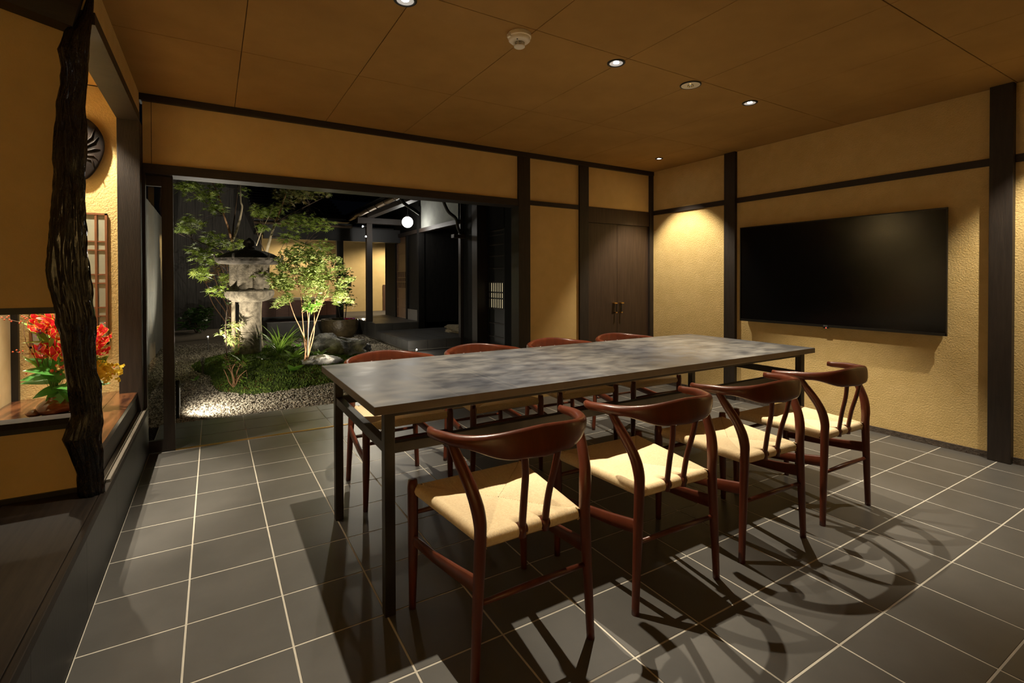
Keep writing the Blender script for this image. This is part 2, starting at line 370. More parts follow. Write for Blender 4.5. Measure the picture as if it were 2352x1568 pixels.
for k, (ya, yb) in enumerate(((YF, 1.066), (1.18, 3.04), (3.162, YB - .012))):
    struct('baseboard_right' if k == 0 else 'baseboard_right_%s' % 'ab'[k - 1], XR - .010, XR + .02, ya, yb, 0, .042, 'base_stone', ['rough dark skirting beyond the broad post', 'rough dark skirting under the television', 'rough dark skirting under the bright light pool'][k], 'skirting')
struct('wall_front', XL, XR + .12, YF - .1, YF, 0, ZC, 'plaster', 'tan plaster wall facing the garden', 'wall')
struct('wall_left', XL - .1, XL, YF, YB + .12, 0, ZC, 'plaster', 'tan plaster wall at the end of the raised platform', 'wall')

# ---- raised platform on the left
pl = empty('floor_raised', (-1.1, 1.0, 0)); tag(pl, 'dark wooden raised platform floor beside the tiles', 'platform', kind='structure')
child(box('base', XL, XS - .012, YF, YB - .02, 0, ZP - .022, 'black_wood'), pl)
yy = YF
for k in range(9):
    y2 = min(yy + .625, YB - .02)
    if y2 - yy > .02: child(box('face_panel', XS - .012, XS, yy + .0006, y2 - .0006, 0.004, ZP - .03, 'black_wood'), pl)
    yy = y2
child(box('edge_beam', XS - .016 - .0, XS + .004, YF, YB - .02, ZP - .03, ZP, 'platform_wood', bevel=.003), pl)
xx = XS - .018
k = 0
while xx > XL + .02:
    xa = max(xx - .30, XL)
    child(box('floor_board', xa + .0012, xx, YF, 2.66, ZP - .022, ZP, 'platform_wood', bevel=.0015), pl); xx = xa; k += 1
# sill rails in front of the alcove
for xa, xb in ((-.402, -.386), (-.428, -.406)):
    child(box('sill_rail', xa, xb, 2.72, YB - .02, ZP - .02, ZP + .012, 'sill_wood', bevel=.002), pl)

# ---- alcove
al = empty('wall_alcove', (-.72, 3.4, 0)); tag(al, 'plaster alcove with a wooden shelf board, windows and lintel', 'alcove', kind='structure')
def apart(name, *a, m='plaster', bevel=0.): return child(box(name, *a, m, bevel=bevel), al)
apart('back_plaster', -1.10, -.520, YB, YB + .035, .3, ZC)
apart('side_plaster', -1.14, -1.045, 2.6, YB, .3, ZC, m='wall_cloth')
apart('corner_post', -1.045, -1.012, YB - .03, YB, .3, ZC, m='black_wood')
apart('fascia', -.446, -.430, 2.70, YB - .11, ZP - .01, .465 - .03, m='dark_wood_h')
sh = []
xe = -.428
for wdt in (.115, .30, .30):
    xa = max(xe - wdt, -1.045)
    apart('shelf_board', xa + .0012, xe, 2.70, YB - .001, .435, .465, m='shelf_wood', bevel=.0015); xe = xa
apart('shelf_base', -1.045, -.45, 2.72, YB - .01, .325, .435, m='black_wood')
apart('lintel', -.520, -.402, 2.60, YB - .11, 2.225, 2.275, m='dark_wood_h')
apart('upper_plaster', -.515, -.415, 2.60, YB - .0, 2.275, ZC)
# partition wall (faces the camera) with a low opening
YP = 2.665
pt = empty('wall_partition', (-1.1, YP, 0)); tag(pt, 'tan plaster partition with a low opening onto the alcove shelf', 'wall', kind='structure')
def ppart(name, *a, m='plaster_smooth', bevel=0.): return child(box(name, *a, m, bevel=bevel), pt)
ppart('upper_plaster', XL, -.47, YP, YP + .05, 1.085, ZC)
ppart('lower_plaster', XL, -.47, YP, YP + .05, ZP, .612)
ppart('opening_trim', XL, -.47, YP - .012, YP + .06, 1.06, 1.085, m='black_wood')
ppart('opening_sill', XL, -.485, YP - .014, YP + .075, .612, .636, m='platform_wood')
ppart('sill_edge', XL, -.485, YP - .012, YP, .592, .612, m='black_wood')
ppart('base_rail', XL, -.47, YP - .012, YP + .01, ZP, ZP + .018, m='black_wood')
ppart('side_infill', XL, -1.14, YP + .05, YP + .08, .6, 1.1, m='plaster')
b = MB(); b.sweep([(-1.85, YP - .05, 2.62), (-1.2, YP - .05, 2.46), (-.70, YP - .045, 2.32), (-.45, YP - .04, 2.262)],
    lambda i, t: [(-.06, -.075), (.06, -.075), (.065, 0), (.06, .085), (-.06, .085), (-.065, 0)], upv=(0, 0, 1))
child(b.build('crooked_beam', 'dark_wood_h', smooth=False), pt)
# shoji windows in the alcove back wall
def shoji(n, x0, x1, z0, z1, label, verts, pairs):
    t = empty('window_%d' % n, ((x0 + x1) / 2, YB - .004, z0)); tag(t, label, 'window', kind='structure')
    child(box('paper', x0, x1, YB - .006, YB - .002, z0, z1, 'paper_grey'), t)
    for xa, xb in ((x0, x0 + .012), (x1 - .012, x1)): child(box('frame', xa, xb, YB - .016, YB - .001, z0, z1, 'window_frame'), t)
    for za, zb in ((z0, z0 + .012), (z1 - .012, z1)): child(box('frame', x0, x1, YB - .016, YB - .001, za, zb, 'window_frame'), t)
    for x in verts: child(box('bar', x - .006, x + .006, YB - .014, YB - .003, z0, z1, 'window_frame'), t)
    for z in pairs: child(box('bar', x0, x1, YB - .012, YB - .003, z - .004, z + .004, 'window_frame'), t)
zz = [0.777 + .851 * k / 4 for k in range(1, 4)]
shoji(1, -.80, -.587, .777, 1.626, 'narrow paper window with brown bars behind the crooked log pillar', [-.645, -.72], [q + d for q in zz for d in (-.028, .028)])
shoji(2, -.965, -.86, .777, 1.626, 'narrow paper window with brown bars beside the alcove corner post', [-.905], [q + d for q in zz for d in (-.028, .028)])

# ---- crooked log pillar
lg = MB()
prof_px = [(1122, 178, 241), (1085, 176, 240), (1040, 160, 240), (1005, 142, 236), (985, 150, 238), (950, 163, 240), (915, 160, 237), (885, 156, 232), (860, 152, 225),
           (800, 142, 220), (765, 138, 221), (740, 130, 222), (715, 128, 219), (690, 122, 212), (660, 112, 210), (620, 106, 206), (580, 108, 203), (540, 108, 202), (490, 112, 199), (440, 118, 199), (400, 121, 198),
           (360, 120, 200), (320, 124, 200), (280, 130, 200), (240, 131, 197), (200, 140, 200), (160, 141, 202), (120, 135, 205), (80, 148, 208), (40, 185, 214), (0, 198, 216), (-60, 198, 214)]
YLG = 2.60
cs = []; rs = []
for (py, xa, xb) in prof_px:
    a, b_ = onY(xa, py, YLG), onY(xb, py, YLG)
    cs.append((a + b_) / 2); rs.append((b_ - a).length / 2 * .97)
cs[0].z = ZP
# resample smoothly
CP, RP = [], []
for i in range(len(cs) - 1):
    for k in range(4):
        t = k / 4; CP.append(cs[i].lerp(cs[i + 1], t)); RP.append(rs[i] * (1 - t) + rs[i + 1] * t)
CP.append(cs[-1]); RP.append(rs[-1])
CP = [c_ for c_ in CP if c_.z < ZC]; RP = RP[:len(CP)]
SEG = 72
for i, (c_, r_) in enumerate(zip(CP, RP)):
    for j in range(SEG):
        a = 2 * PI * j / SEG
        ca, sa = math.cos(a), math.sin(a); tw = a + c_.z * .7
        q = r_ * (1.04 + .13 * mnoise.noise(Vector((ca * 2.6, sa * 2.6, c_.z * 2.2))) + .13 * mnoise.noise(Vector((ca * 5, sa * 5, c_.z * 7 + 9)))
            - .30 * abs(mnoise.noise(Vector((math.cos(tw) * 5.5, math.sin(tw) * 5.5, c_.z * 1.3 + 4)))) - .12 * abs(mnoise.noise(Vector((math.cos(tw) * 12, math.sin(tw) * 12, c_.z * 3)))) + .05 * mnoise.noise(Vector((ca * 9, sa * 9, c_.z * 22))))
        lg.v.append((c_.x + q * math.cos(a), c_.y + q * math.sin(a) * .85, c_.z))
for i in range(len(CP) - 1):
    for j in range(SEG): lg.f.append((i * SEG + j, i * SEG + (j + 1) % SEG, (i + 1) * SEG + (j + 1) % SEG, (i + 1) * SEG + j)); lg.mi.append(0)
lg.f.append(tuple(range(SEG))[::-1]); lg.f.append(tuple((len(CP) - 1) * SEG + j for j in range(SEG))); lg.mi += [0, 0]
o = lg.build('log_pillar', 'log_bark', smooth=True); tag(o, 'crooked glossy black-brown natural log pillar at the platform edge', 'pillar')
# dark carved wooden plaque hung on the alcove wall
b = MB(); outl = []
for k in range(40):
    a = 2 * PI * k / 40; outl.append((math.cos(a) * (.105 + .016 * math.sin(2 * a + .6)), math.sin(a) * .20))
pc = onY(186, 340, YB - .03)
n = len(outl); vs = []
for y_, s_ in ((-.012, .90), (-.004, 1.), (.010, 1.), (.018, .9)):
    for (x, z) in outl: vs.append((x * s_, y_, z * s_ + (x * .25 if False else 0)))
fs = [(r_ * n + j, r_ * n + (j + 1) % n, (r_ + 1) * n + (j + 1) % n, (r_ + 1) * n + j) for r_ in range(3) for j in range(n)]
b.add(vs, fs); b.f.append(tuple(range(n))[::-1]); b.f.append(tuple(3 * n + j for j in range(n))); b.mi += [0, 0]
pq = empty('wooden_plaque', pc); tag(pq, 'dark oval carved wooden plaque behind the crooked log pillar', 'plaque')
b.build('board', 'plaque_wood', pq, smooth=True, auto=40)
for k in range(5):
    a = -1.1 + k * .55
    MB().tube([(-.02 + .02 * math.cos(a), -.014, -.03 + .03 * math.sin(a)), (.04 + .03 * math.cos(a), -.018, .08 * math.sin(a)), (.05 + .045 * math.cos(a), -.014, .15 * math.sin(a))], [.003, .005, .002], 6).build('carved_vein', 'plaque_wood', pq, smooth=True)

# ---- sliding glass door (left of the opening), brass track
dr = empty('door_1', (-.45, 4.2, 0)); tag(dr, 'dark framed sliding glass door standing open beside the alcove post', 'door', kind='structure')
child(box('stile', -.302, -.236, 4.185, 4.222, .006, 1.91, 'dark_wood', bevel=.002), dr)
child(box('stile', -1.02, -.955, 4.185, 4.222, .006, 1.91, 'dark_wood', bevel=.002), dr)
child(box('bottom_rail', -.955, -.302, 4.187, 4.220, .006, .085, 'dark_wood_h'), dr)
child(box('top_rail', -.955, -.302, 4.187, 4.220, 1.84, 1.91, 'dark_wood_h'), dr)
child(box('pane', -.955, -.302, 4.201, 4.206, .085, 1.84, 'glass'), dr)
child(box('jamb', -.402, -.386, 4.11, 4.18, 0, 1.91, 'dark_wood'), dr)
for k, y in enumerate((4.195, 4.213)):
    tag(box('brass_track', -.236, 2.556, y - .003, y + .003, -.001, .004, 'brass'), ['thin brass floor track, the one of the pair beside the room tiles', 'thin brass floor track, the one of the pair beside the garden'][k], 'track', 'brass door tracks')
b = MB().tube([onY(347, 226, YB - .004), onY(347.5, 300, YB - .004), onY(348, 384, YB - .008)], .0016, 6)
tag(b.build('hanging_wire', 'black_plastic'), 'thin black wire hanging down the plaster above the glass door', 'wire')
# ================================================================== furniture
# ---- table
TX0, TX1, TY0, TY1, TZ = .465, 3.225, 1.68, 2.64, .76
tb = empty('dining_table', ((TX0 + TX1) / 2, (TY0 + TY1) / 2, 0)); tag(tb, 'long dining table with mottled grey top on a black steel frame', 'table')
b = MB().box(TX0, TX1, TY0, TY1, TZ - .031, TZ); o = b.build('tabletop', ['concrete', 'concrete_edge'], bevel=.0022)
for p_ in o.data.polygons: p_.material_index = 0 if p_.normal.z > .5 else 1
child(o, tb)
LX = (.530, 3.158); LY = (1.738, 2.562); lw = .019
for x in LX:
    for y in LY: child(box('leg', x - lw, x + lw, y - lw, y + lw, 0, TZ - .031, 'steel', bevel=.002), tb)
for x in LX: child(box('end_rail', x - .015, x + .015, LY[0] + lw, LY[1] - lw, .575, .612, 'steel', bevel=.002), tb)
for y in LY: child(box('side_rail', LX[0] + lw, LX[1] - lw, y - .015, y + .015, .575, .612, 'steel', bevel=.002), tb)
for y in LY: child(box('top_rail', LX[0] + lw, LX[1] - lw, y - .015, y + .015, TZ - .052, TZ - .031, 'steel'), tb)
for x in LX: child(box('top_rail', x - .015, x + .015, LY[0] + lw, LY[1] - lw, TZ - .052, TZ - .031, 'steel'), tb)

# ---- chair with woven cord seat
def smooth_path(pts, n=6):
    pts = [Vector(p) for p in pts]; out = []
    for i in range(len(pts) - 1):
        p0 = pts[max(i - 1, 0)]; p1 = pts[i]; p2 = pts[i + 1]; p3 = pts[min(i + 2, len(pts) - 1)]
        for k in range(n):
            t = k / n
            out.append(.5 * ((2 * p1) + (p2 - p0) * t + (2 * p0 - 5 * p1 + 4 * p2 - p3) * t * t + (3 * p1 - p0 - 3 * p2 + p3) * t ** 3))
    out.append(pts[-1]); return out
def lerp_tab(tab, t):
    for (a, va), (b_, vb) in zip(tab, tab[1:]):
        if t <= b_: q = (t - a) / (b_ - a); q = q * q * (3 - 2 * q); return va + (vb - va) * q
    return tab[-1][1]
FW, BW, FY, BY = .225, .172, .232, -.222      # half widths and edges of the seat
SZF, SZB = .447, .440
def make_chair():
    root = empty('wishbone_chair')
    for s_ in (-1, 1):
        pts = smooth_path([(s_ * .216, -.228, 0), (s_ * .206, -.226, .2), (s_ * .194, -.224, .42), (s_ * .196, -.224, .50), (s_ * .210, -.205, .575), (s_ * .232, -.150, .665), (s_ * .246, -.115, .722)], 5)
        n = len(pts)
        MB().tube(pts, lambda t: lerp_tab([(0, .0135), (.35, .0185), (.55, .0205), (.72, .0185), (1, .0115)], t), 12).build('back_leg', 'chair_wood', root, smooth=True)
        pts = smooth_path([(s_ * .240, .224, 0), (s_ * .236, .226, .25), (s_ * .236, .228, .466)], 5)
        MB().tube(pts, lambda t: lerp_tab([(0, .0125), (.55, .0185), (.9, .0195), (1, .016)], t), 12).build('front_leg', 'chair_wood', root, smooth=True)
        # flat side stretcher, deeper at the back
        b = MB(); b.sweep([(s_ * .234, .215, .250), (s_ * .226, .05, .268), (s_ * .214, -.10, .287), (s_ * .204, -.215, .305)],
            lambda i, t: [(q * .0075 * (1 if abs(w_) < .9 else .6), w_ * (.018 + .008 * t)) for q, w_ in ((-1, -.8), (-.6, -1), (.6, -1), (1, -.8), (1, .8), (.6, 1), (-.6, 1), (-1, .8))], upv=(0, 0, 1))
        b.build('side_stretcher', 'chair_wood', root, smooth=True, auto=50)
        # side seat rail
        MB().tube([(s_ * (FW + .012 - .0185), FY - .01, SZF - .0185), (s_ * (BW + .012 - .0185), BY + .01, SZB - .0185)], .0145, 8).build('seat_rail', 'chair_wood', root, smooth=True)
        # Y splat arms
        pts = smooth_path([(s_ * .043, -.212, .425), (s_ * .046, -.228, .52), (s_ * .054, -.250, .61), (s_ * .066, -.262, .695)], 4)
        b = MB(); b.sweep(pts, lambda i, t: [(.0085 * math.cos(2 * PI * j / 10), (.0135 - .002 * t) * math.sin(2 * PI * j / 10)) for j in range(10)], upv=(1, 0, 0))
        b.build('splat', 'chair_wood', root, smooth=True)
    MB().tube([(-.228, FY - .0185, SZF - .0185), (.228, FY - .0185, SZF - .0185)], .0145, 8).build('seat_rail', 'chair_wood', root, smooth=True)
    MB().tube([(-.186, BY + .0185, SZB - .0185), (.186, BY + .0185, SZB - .0185)], .0145, 8).build('seat_rail', 'chair_wood', root, smooth=True)
    MB().tube([(-.204, -.225, .252), (0, -.225, .253), (.204, -.225, .252)], [.008, .011, .008], 10).build('back_stretcher', 'chair_wood', root, smooth=True)
    MB().tube([(-.236, .226, .345), (0, .226, .346), (.236, .226, .345)], [.008, .0105, .008], 10).build('front_stretcher', 'chair_wood', root, smooth=True)
    # bow: arms and back in one steamed piece
    path = []; N_ = 44
    for k in range(N_ + 1):
        a = PI * k / N_
        ca = math.cos(a); x = -.262 * math.copysign(abs(ca) ** .80, ca); y = -.022 - .248 * math.sin(a) ** .92
        path.append(Vector((x, y, 0)))
    b = MB(); L_ = [0]
    for p_, q_ in zip(path, path[1:]): L_.append(L_[-1] + (q_ - p_).length)
    path = [Vector((path[0].x * .985, path[0].y + .022, 0))] + path + [Vector((path[-1].x * .985, path[-1].y + .022, 0))]
    tt = [0] + [(l + .022) / (L_[-1] + .044) for l in L_] + [1]
    tops = [(0, .722), (.15, .731), (.5, .755)]; hs = [(0, .026), (.04, .031), (.20, .038), (.40, .086), (.5, .094)]; ths = [(0, .022), (.03, .030), (.2, .036), (.38, .026), (.5, .022)]
    cen = []
    for p_, t in zip(path, tt):
        u = min(t, 1 - t); p_.z = lerp_tab(tops, u) - lerp_tab(hs, u) / 2; cen.append(p_)
    def bprof(i, t_):
        u = min(tt[i], 1 - tt[i]); h = lerp_tab(hs, u) / 2; th = lerp_tab(ths, u) / 2; e = 2.6 if u > .3 else 2.2; out = []
        lean = .16 * max(0, (u - .2) / .3)
        for j in range(14):
            a = 2 * PI * j / 14; cx_, sz_ = math.cos(a), math.sin(a)
            xx_ = th * math.copysign(abs(cx_) ** (2 / e), cx_); zz_ = h * math.copysign(abs(sz_) ** (2 / e), sz_)
            out.append((xx_ + lean * zz_, zz_))
        return out
    b.sweep(cen, bprof, upv=(0, 0, 1)); b.build('bow_rail', 'chair_wood', root, smooth=True)
    # cord seat: every strand is its own half-round strip
    seat = MB(); pitch = .0052; rc = .0026
    def hw(y): return BW + (FW - BW) * (y - BY) / (FY - BY)
    cy = .012
    def ztop(x, y):
        v = (y - BY) / (FY - BY); zb = SZB + (SZF - SZB) * v
        m_ = min(1, max(abs(x) / hw(y), abs((y - cy) / ((FY - cy) if y > cy else (cy - BY)))))
        return zb - .012 * (1 - m_ ** 2.2)
    def strip(pts, axis):
        """pts polyline; axis 0: strand spans x, axis 1: spans y"""
        o_ = len(seat.v); k_ = 4
        for (x, y, z, nx, ny, nz) in pts:
            for q, hgt in ((-1, 0), (-.45, .85), (.45, .85), (1, 0)):
                dx, dy = (q * pitch / 2, 0) if axis == 0 else (0, q * pitch / 2)
                seat.v.append((x + dx + nx * hgt * rc, y + dy + ny * hgt * rc, z + nz * hgt * rc))
        for i in range(len(pts) - 1):
            for j in range(3): seat.f.append((o_ + i * 4 + j, o_ + i * 4 + j + 1, o_ + (i + 1) * 4 + j + 1, o_ + (i + 1) * 4 + j)); seat.mi.append(0)
    RR = .0185
    def rail_wrap(sgn, e, z):
        """points going round a rail at coordinate e (outwards sgn), from beneath to on top; returns (coord, z, n_out, n_z)"""
        out = []
        for a in (-80, -40, 0, 40, 70, 90):
            a_ = math.radians(a); out.append((e - sgn * RR + sgn * RR * math.cos(a_), z - RR + RR * math.sin(a_), sgn * math.cos(a_), math.sin(a_)))
        return out
    # front and back sectors (strands run in y, spaced in x)
    for sgn, e, half in ((1, FY, FW), (-1, BY, BW)):
        n = int(2 * half / pitch)
        for k in range(n):
            x = -half + (k + .5) * 2 * half / n
            gap = sgn < 0 and min(abs(x - .043), abs(x + .043)) < .0150
            yd = cy + (e - cy) * abs(x) / half           # where the diagonal is
            z_e = SZF if sgn > 0 else SZB
            P_ = [(x, c_, z_, 0, no, nz) for c_, z_, no, nz in rail_wrap(sgn, e, z_e)]
            y1 = e - sgn * RR
            if gap: y1 = e - sgn * (RR + .012); P_ = [(x, y1, ztop(x, y1) - .012, 0, 0, 1), (x, y1, ztop(x, y1), 0, 0, 1)]
            if (y1 - yd) * sgn > 0:
                for q in (.33, .66, 1): y = y1 + (yd - y1) * q; P_.append((x, y, ztop(x, y) - (.0035 if q == 1 else 0), 0, 0, 1))
            strip(P_, 0)
    n = int((FY - BY) / pitch)
    for sgn in (-1, 1):
        for k in range(n):
            y = BY + (k + .5) * (FY - BY) / n
            half = FW if y > cy else BW; e_y = FY if y > cy else BY
            xd = sgn * half * abs((y - cy) / (e_y - cy)); e = sgn * (hw(y) + .012)
            z_e = ztop(sgn * hw(y), y)
            P_ = [(c_, y, z_, no, 0, nz) for c_, z_, no, nz in rail_wrap(sgn, e, z_e)]
            x1 = e - sgn * RR
            if (x1 - xd) * sgn > .002:
                for q in (.33, .66, 1): x = x1 + (xd - x1) * q; P_.append((x, y, ztop(x, y) - (.0035 if q == 1 else 0), 0, 0, 1))
            strip(P_, 1)
    so = seat.build('cord_seat', 'cord', root, smooth=True)
    # underside of the weave
    b = MB(); b.add([(-BW, BY + .006, SZB - .036), (BW, BY + .006, SZB - .036), (FW, FY - .006, SZF - .036), (-FW, FY - .006, SZF - .036),
                     (-BW, BY + .012, SZB - .030), (BW, BY + .012, SZB - .030), (FW, FY - .012, SZF - .030), (-FW, FY - .012, SZF - .030)],
                    [(0, 3, 2, 1), (4, 5, 6, 7), (0, 1, 5, 4), (1, 2, 6, 5), (2, 3, 7, 6), (3, 0, 4, 7)])
    b.build('seat_underside', 'cord_under', root)
    for s_ in (-1, 1):
        MB().tube([(s_ * .043, BY + .0125, SZB - .040), (s_ * .043, BY + .0125, SZB - .004)], .0145, 10).build('splat_foot', 'chair_wood', root, smooth=True)
    return root
proto = make_chair()
G_ = 'cord-seat chairs around the table'
near = [(.852, 1.500, 0, 'reddish wooden chair with cord seat, its back to the room, beside the raised platform end'),
        (1.500, 1.500, -1.5, 'reddish wooden chair with cord seat, its back to the room, second from the platform'),
        (2.122, 1.500, -2.5, 'reddish wooden chair with cord seat, its back to the room, third from the platform'),
        (2.738, 1.498, -1, 'reddish wooden chair with cord seat, its back to the room, beside the television end')]
far = [(.900, 2.800, 181, 'reddish wooden chair on the garden side of the table, nearest the glass door'),
       (1.520, 2.800, 180, 'reddish wooden chair on the garden side of the table, second from the glass door'),
       (2.150, 2.800, 179, 'reddish wooden chair on the garden side of the table, third from the glass door'),
       (2.790, 2.800, 180, 'reddish wooden chair on the garden side of the table, in front of the cupboard')]
for k, (x, y, a, lb) in enumerate(near + far):
    o = proto if k == 0 else copy_tree(proto)
    o.location = (x, y, 0); o.rotation_euler = (0, 0, math.radians(a)); tag(o, lb, 'chair', G_)

# ---- television
tv = empty('television', (XR - .05, 2.17, .785)); tag(tv, 'large black wall-mounted flat television, switched off', 'television')
ty0, ty1, tz0, tz1 = 1.388, 2.963, .792, 1.685
child(box('housing', XR - .052, XR - .012, ty0 + .02, ty1 - .02, tz0 + .02, tz1 - .02, 'black_plastic', bevel=.006), tv)
child(box('wall_mount', XR - .014, XR + .001, 1.9, 2.4, 1.05, 1.4, 'black_plastic'), tv)
child(box('screen', XR - .062, XR - .052, ty0 + .006, ty1 - .006, tz0 + .018, tz1 - .006, 'screen'), tv)
for a in ((ty0, ty0 + .008, tz0, tz1), (ty1 - .008, ty1, tz0, tz1)): child(box('bezel', XR - .068, XR - .050, *a, 'black_plastic', bevel=.001), tv)
child(box('bezel', XR - .068, XR - .050, ty0, ty1, tz1 - .008, tz1, 'black_plastic', bevel=.001), tv)
child(box('bezel', XR - .068, XR - .050, ty0, ty1, tz0, tz0 + .020, 'black_plastic', bevel=.001), tv)
yl = onX(1897, 748, XR - .066).y
child(box('status_box', XR - .069, XR - .058, yl - .022, yl + .022, tz0 - .010, tz0, 'black_plastic', bevel=.001), tv)
child(box('status_light', XR - .0705, XR - .068, yl - .006, yl + .001, tz0 - .008, tz0 - .003, 'red_led'), tv)
tc = bpy.data.curves.new('logo', 'FONT'); tc.body = 'LG'; tc.size = .016; tc.extrude = .0003; tc.align_x = 'CENTER'
to = bpy.data.objects.new('logo_tmp', tc); COL.objects.link(to); dg = bpy.context.evaluated_depsgraph_get()
me = bpy.data.meshes.new_from_object(to.evaluated_get(dg)); bpy.data.objects.remove(to); me.materials.clear(); me.materials.append(MATS['logo_grey'])
lo_ = link('logo', me, None, (XR - .0688, yl - .004, tz0 + .005), (PI / 2, 0, -PI / 2)); child(lo_, tv)
# ring mark beside the letters
a_ = MB(); a_.tube([(XR - .0688, yl + .014 + .005 * math.cos(2 * PI * k / 16), tz0 + .0105 + .005 * math.sin(2 * PI * k / 16)) for k in range(16)], .0008, 5, closed=True); child(a_.build('logo_ring', 'logo_grey'), tv)

# ---- ceiling fittings
def downlight(x, y, label, power, ang=76, aim=(0, 0), blend=.5, size=.052):
    t = empty('downlight', (x, y, ZC)); tag(t, label, 'ceiling light', 'recessed ceiling downlights')
    b = MB(); b.lathe([(size, 0), (size, -.004), (size - .004, -.007), (size - .013, -.006), (size - .015, 0)], 28, capb=False, capt=False); b.build('ring', 'ring_black', t, smooth=True)
    b = MB(); b.lathe([(.012, -.0006), (.020, -.0008), (size - .014, -.0042)], 28, capt=False, capb=False); b.build('reflector', 'reflector', t, smooth=True)
    b = MB(); b.lathe([(.0, -.0030), (.010, -.0034), (.017, -.0012)], 16, capb=False, capt=False); b.build('bulb', 'lamp_glow', t, smooth=True)
    spot('downlight_beam', (x, y, ZC - .016), (x + aim[0], y + aim[1], 0), power, ang, blend, WARM, .012, t)
    return t
downlight(.743, 2.152, 'lit downlight over the platform end of the table', P_TABLE)
downlight(2.000, 2.152, 'lit downlight over the middle of the table', P_TABLE)
downlight(3.264, 2.152, 'lit downlight over the television end of the table', P_TABLE)
downlight(3.960, 3.623, 'lit downlight in the corner by the cupboard', P_WALL, ang=84, aim=(.20, 0), blend=.5, size=.040)
downlight(3.960, .680, 'lit downlight by the television wall beyond the broad post', P_WALL, ang=84, aim=(.20, 0), blend=.5, size=.040)
downlight(-.95, -1.02, 'added downlight out of view, bouncing light off the plaster wall onto the partition', 330, ang=84, aim=(0, -.30), blend=.4)  # extra fill lamp, added so the lit front wall bounces warm light to the partition
downlight(-1.45, 1.50, 'added downlight out of view over the raised wooden platform, brightening the partition', 14, ang=60, blend=.6)  # unseen lamp put in to lift the dim partition with light off the platform
# unlit emergency lamp
t = empty('emergency_light', (2.635, 2.149, ZC)); tag(t, 'unlit round emergency lamp with a small bulb between two downlights', 'emergency light')
b = MB(); b.lathe([(.066, 0), (.066, -.006), (.061, -.008), (.058, -.006)], 32, capb=False, capt=False); b.build('ring', 'ring_black', t, smooth=True)
b = MB(); b.lathe([(.0, -.004), (.058, -.006)], 32, capb=False, capt=False); b.build('plate', 'cream_plastic', t)
b = MB(); b.lathe([(.020, -.005), (.018, -.012), (.012, -.008), (.004, -.016), (.0, -.017)], 20, capb=False, capt=False); b.build('bulb', 'mirror_metal', t, smooth=True)
box('check_switch', -.040, -.026, -.030, -.018, -.009, -.005, 'mirror_metal', t)
# smoke detector
pz = onZ(1193, 78, ZC)
t = empty('smoke_detector', (pz.x, pz.y, ZC)); tag(t, 'cream round smoke detector on the ceiling', 'smoke detector')
b = MB(); b.lathe([(.058, 0), (.060, -.004), (.060, -.020), (.056, -.024)], 32, capb=False, capt=False); b.build('base', 'cream_plastic', t, smooth=True, auto=40)
b = MB(); b.lathe([(.056, -.023), (.055, -.034), (.046, -.042), (.030, -.045), (.0, -.045)], 32, capb=False, capt=False); b.build('cover', 'cream_plastic', t, smooth=True, auto=50)
b = MB(); b.lathe([(.024, -.044), (.024, -.062)], 24, capb=False); b.build('sensor_core', 'dark_slot', t, smooth=True, auto=40)
for k in range(3):
    b = MB(); z_ = -.049 - k * .004; b.lathe([(.0275, z_), (.0275, z_ - .0012), (.022, z_ - .0012), (.022, z_)], 24, capb=False, capt=False); b.build('vent_ring', 'cream_plastic', t)
for k in range(8):
    a = 2 * PI * k / 8; MB().box(-.0012, .0012, -.0275, -.023, -.063, -.044).build('vent_rib', 'cream_plastic', t).rotation_euler = (0, 0, a)
b = MB(); b.lathe([(.028, -.061), (.028, -.066), (.024, -.069), (.0, -.069)], 24, capt=False); b.build('cap', 'cream_plastic', t, smooth=True, auto=40)
MB().box(-.067, -.055, -.012, .012, -.030, -.012).build('side_clip', 'cream_plastic', t, bevel=.002)
MB().lathe([(.0035, -.036), (.003, -.046), (.0, -.0465)], 10, c=(-.03, -.028, 0), capt=False).build('indicator', 'dark_slot', t)
# alcove lamp
t = empty('alcove_lamp', (-.72, 3.45, ZC)); tag(t, 'small lit downlight hidden inside the alcove above the flowers', 'ceiling light')
MB().lathe([(.035, 0), (.035, -.05), (.030, -.05), (.028, -.01)], 24, capb=False, capt=False).build('housing', 'ring_black', t, smooth=True, auto=40)
MB().lathe([(.0, -.012), (.028, -.010)], 20, capb=False, capt=False).build('bulb', 'lamp_glow', t)
spot('alcove_beam', (-.72, 3.45, ZC - .06), (-.74, 3.42, 0), P_ALCOVE, 50, .55, WARM, .02, t)

t = empty('alcove_lamp', (-.86, 3.86, ZC)); tag(t, 'small lit downlight hidden inside the alcove close to its paper windows', 'ceiling light')
MB().lathe([(.030, 0), (.030, -.04), (.026, -.04), (.024, -.01)], 24, capb=False, capt=False).build('housing', 'ring_black', t, smooth=True, auto=40)
MB().lathe([(.0, -.012), (.024, -.010)], 20, capb=False, capt=False).build('bulb', 'lamp_glow', t)
spot('alcove_beam', (-.86, 3.86, ZC - .05), (-.95, 4.10, 0), 110, 100, .4, WARM, .02, t)

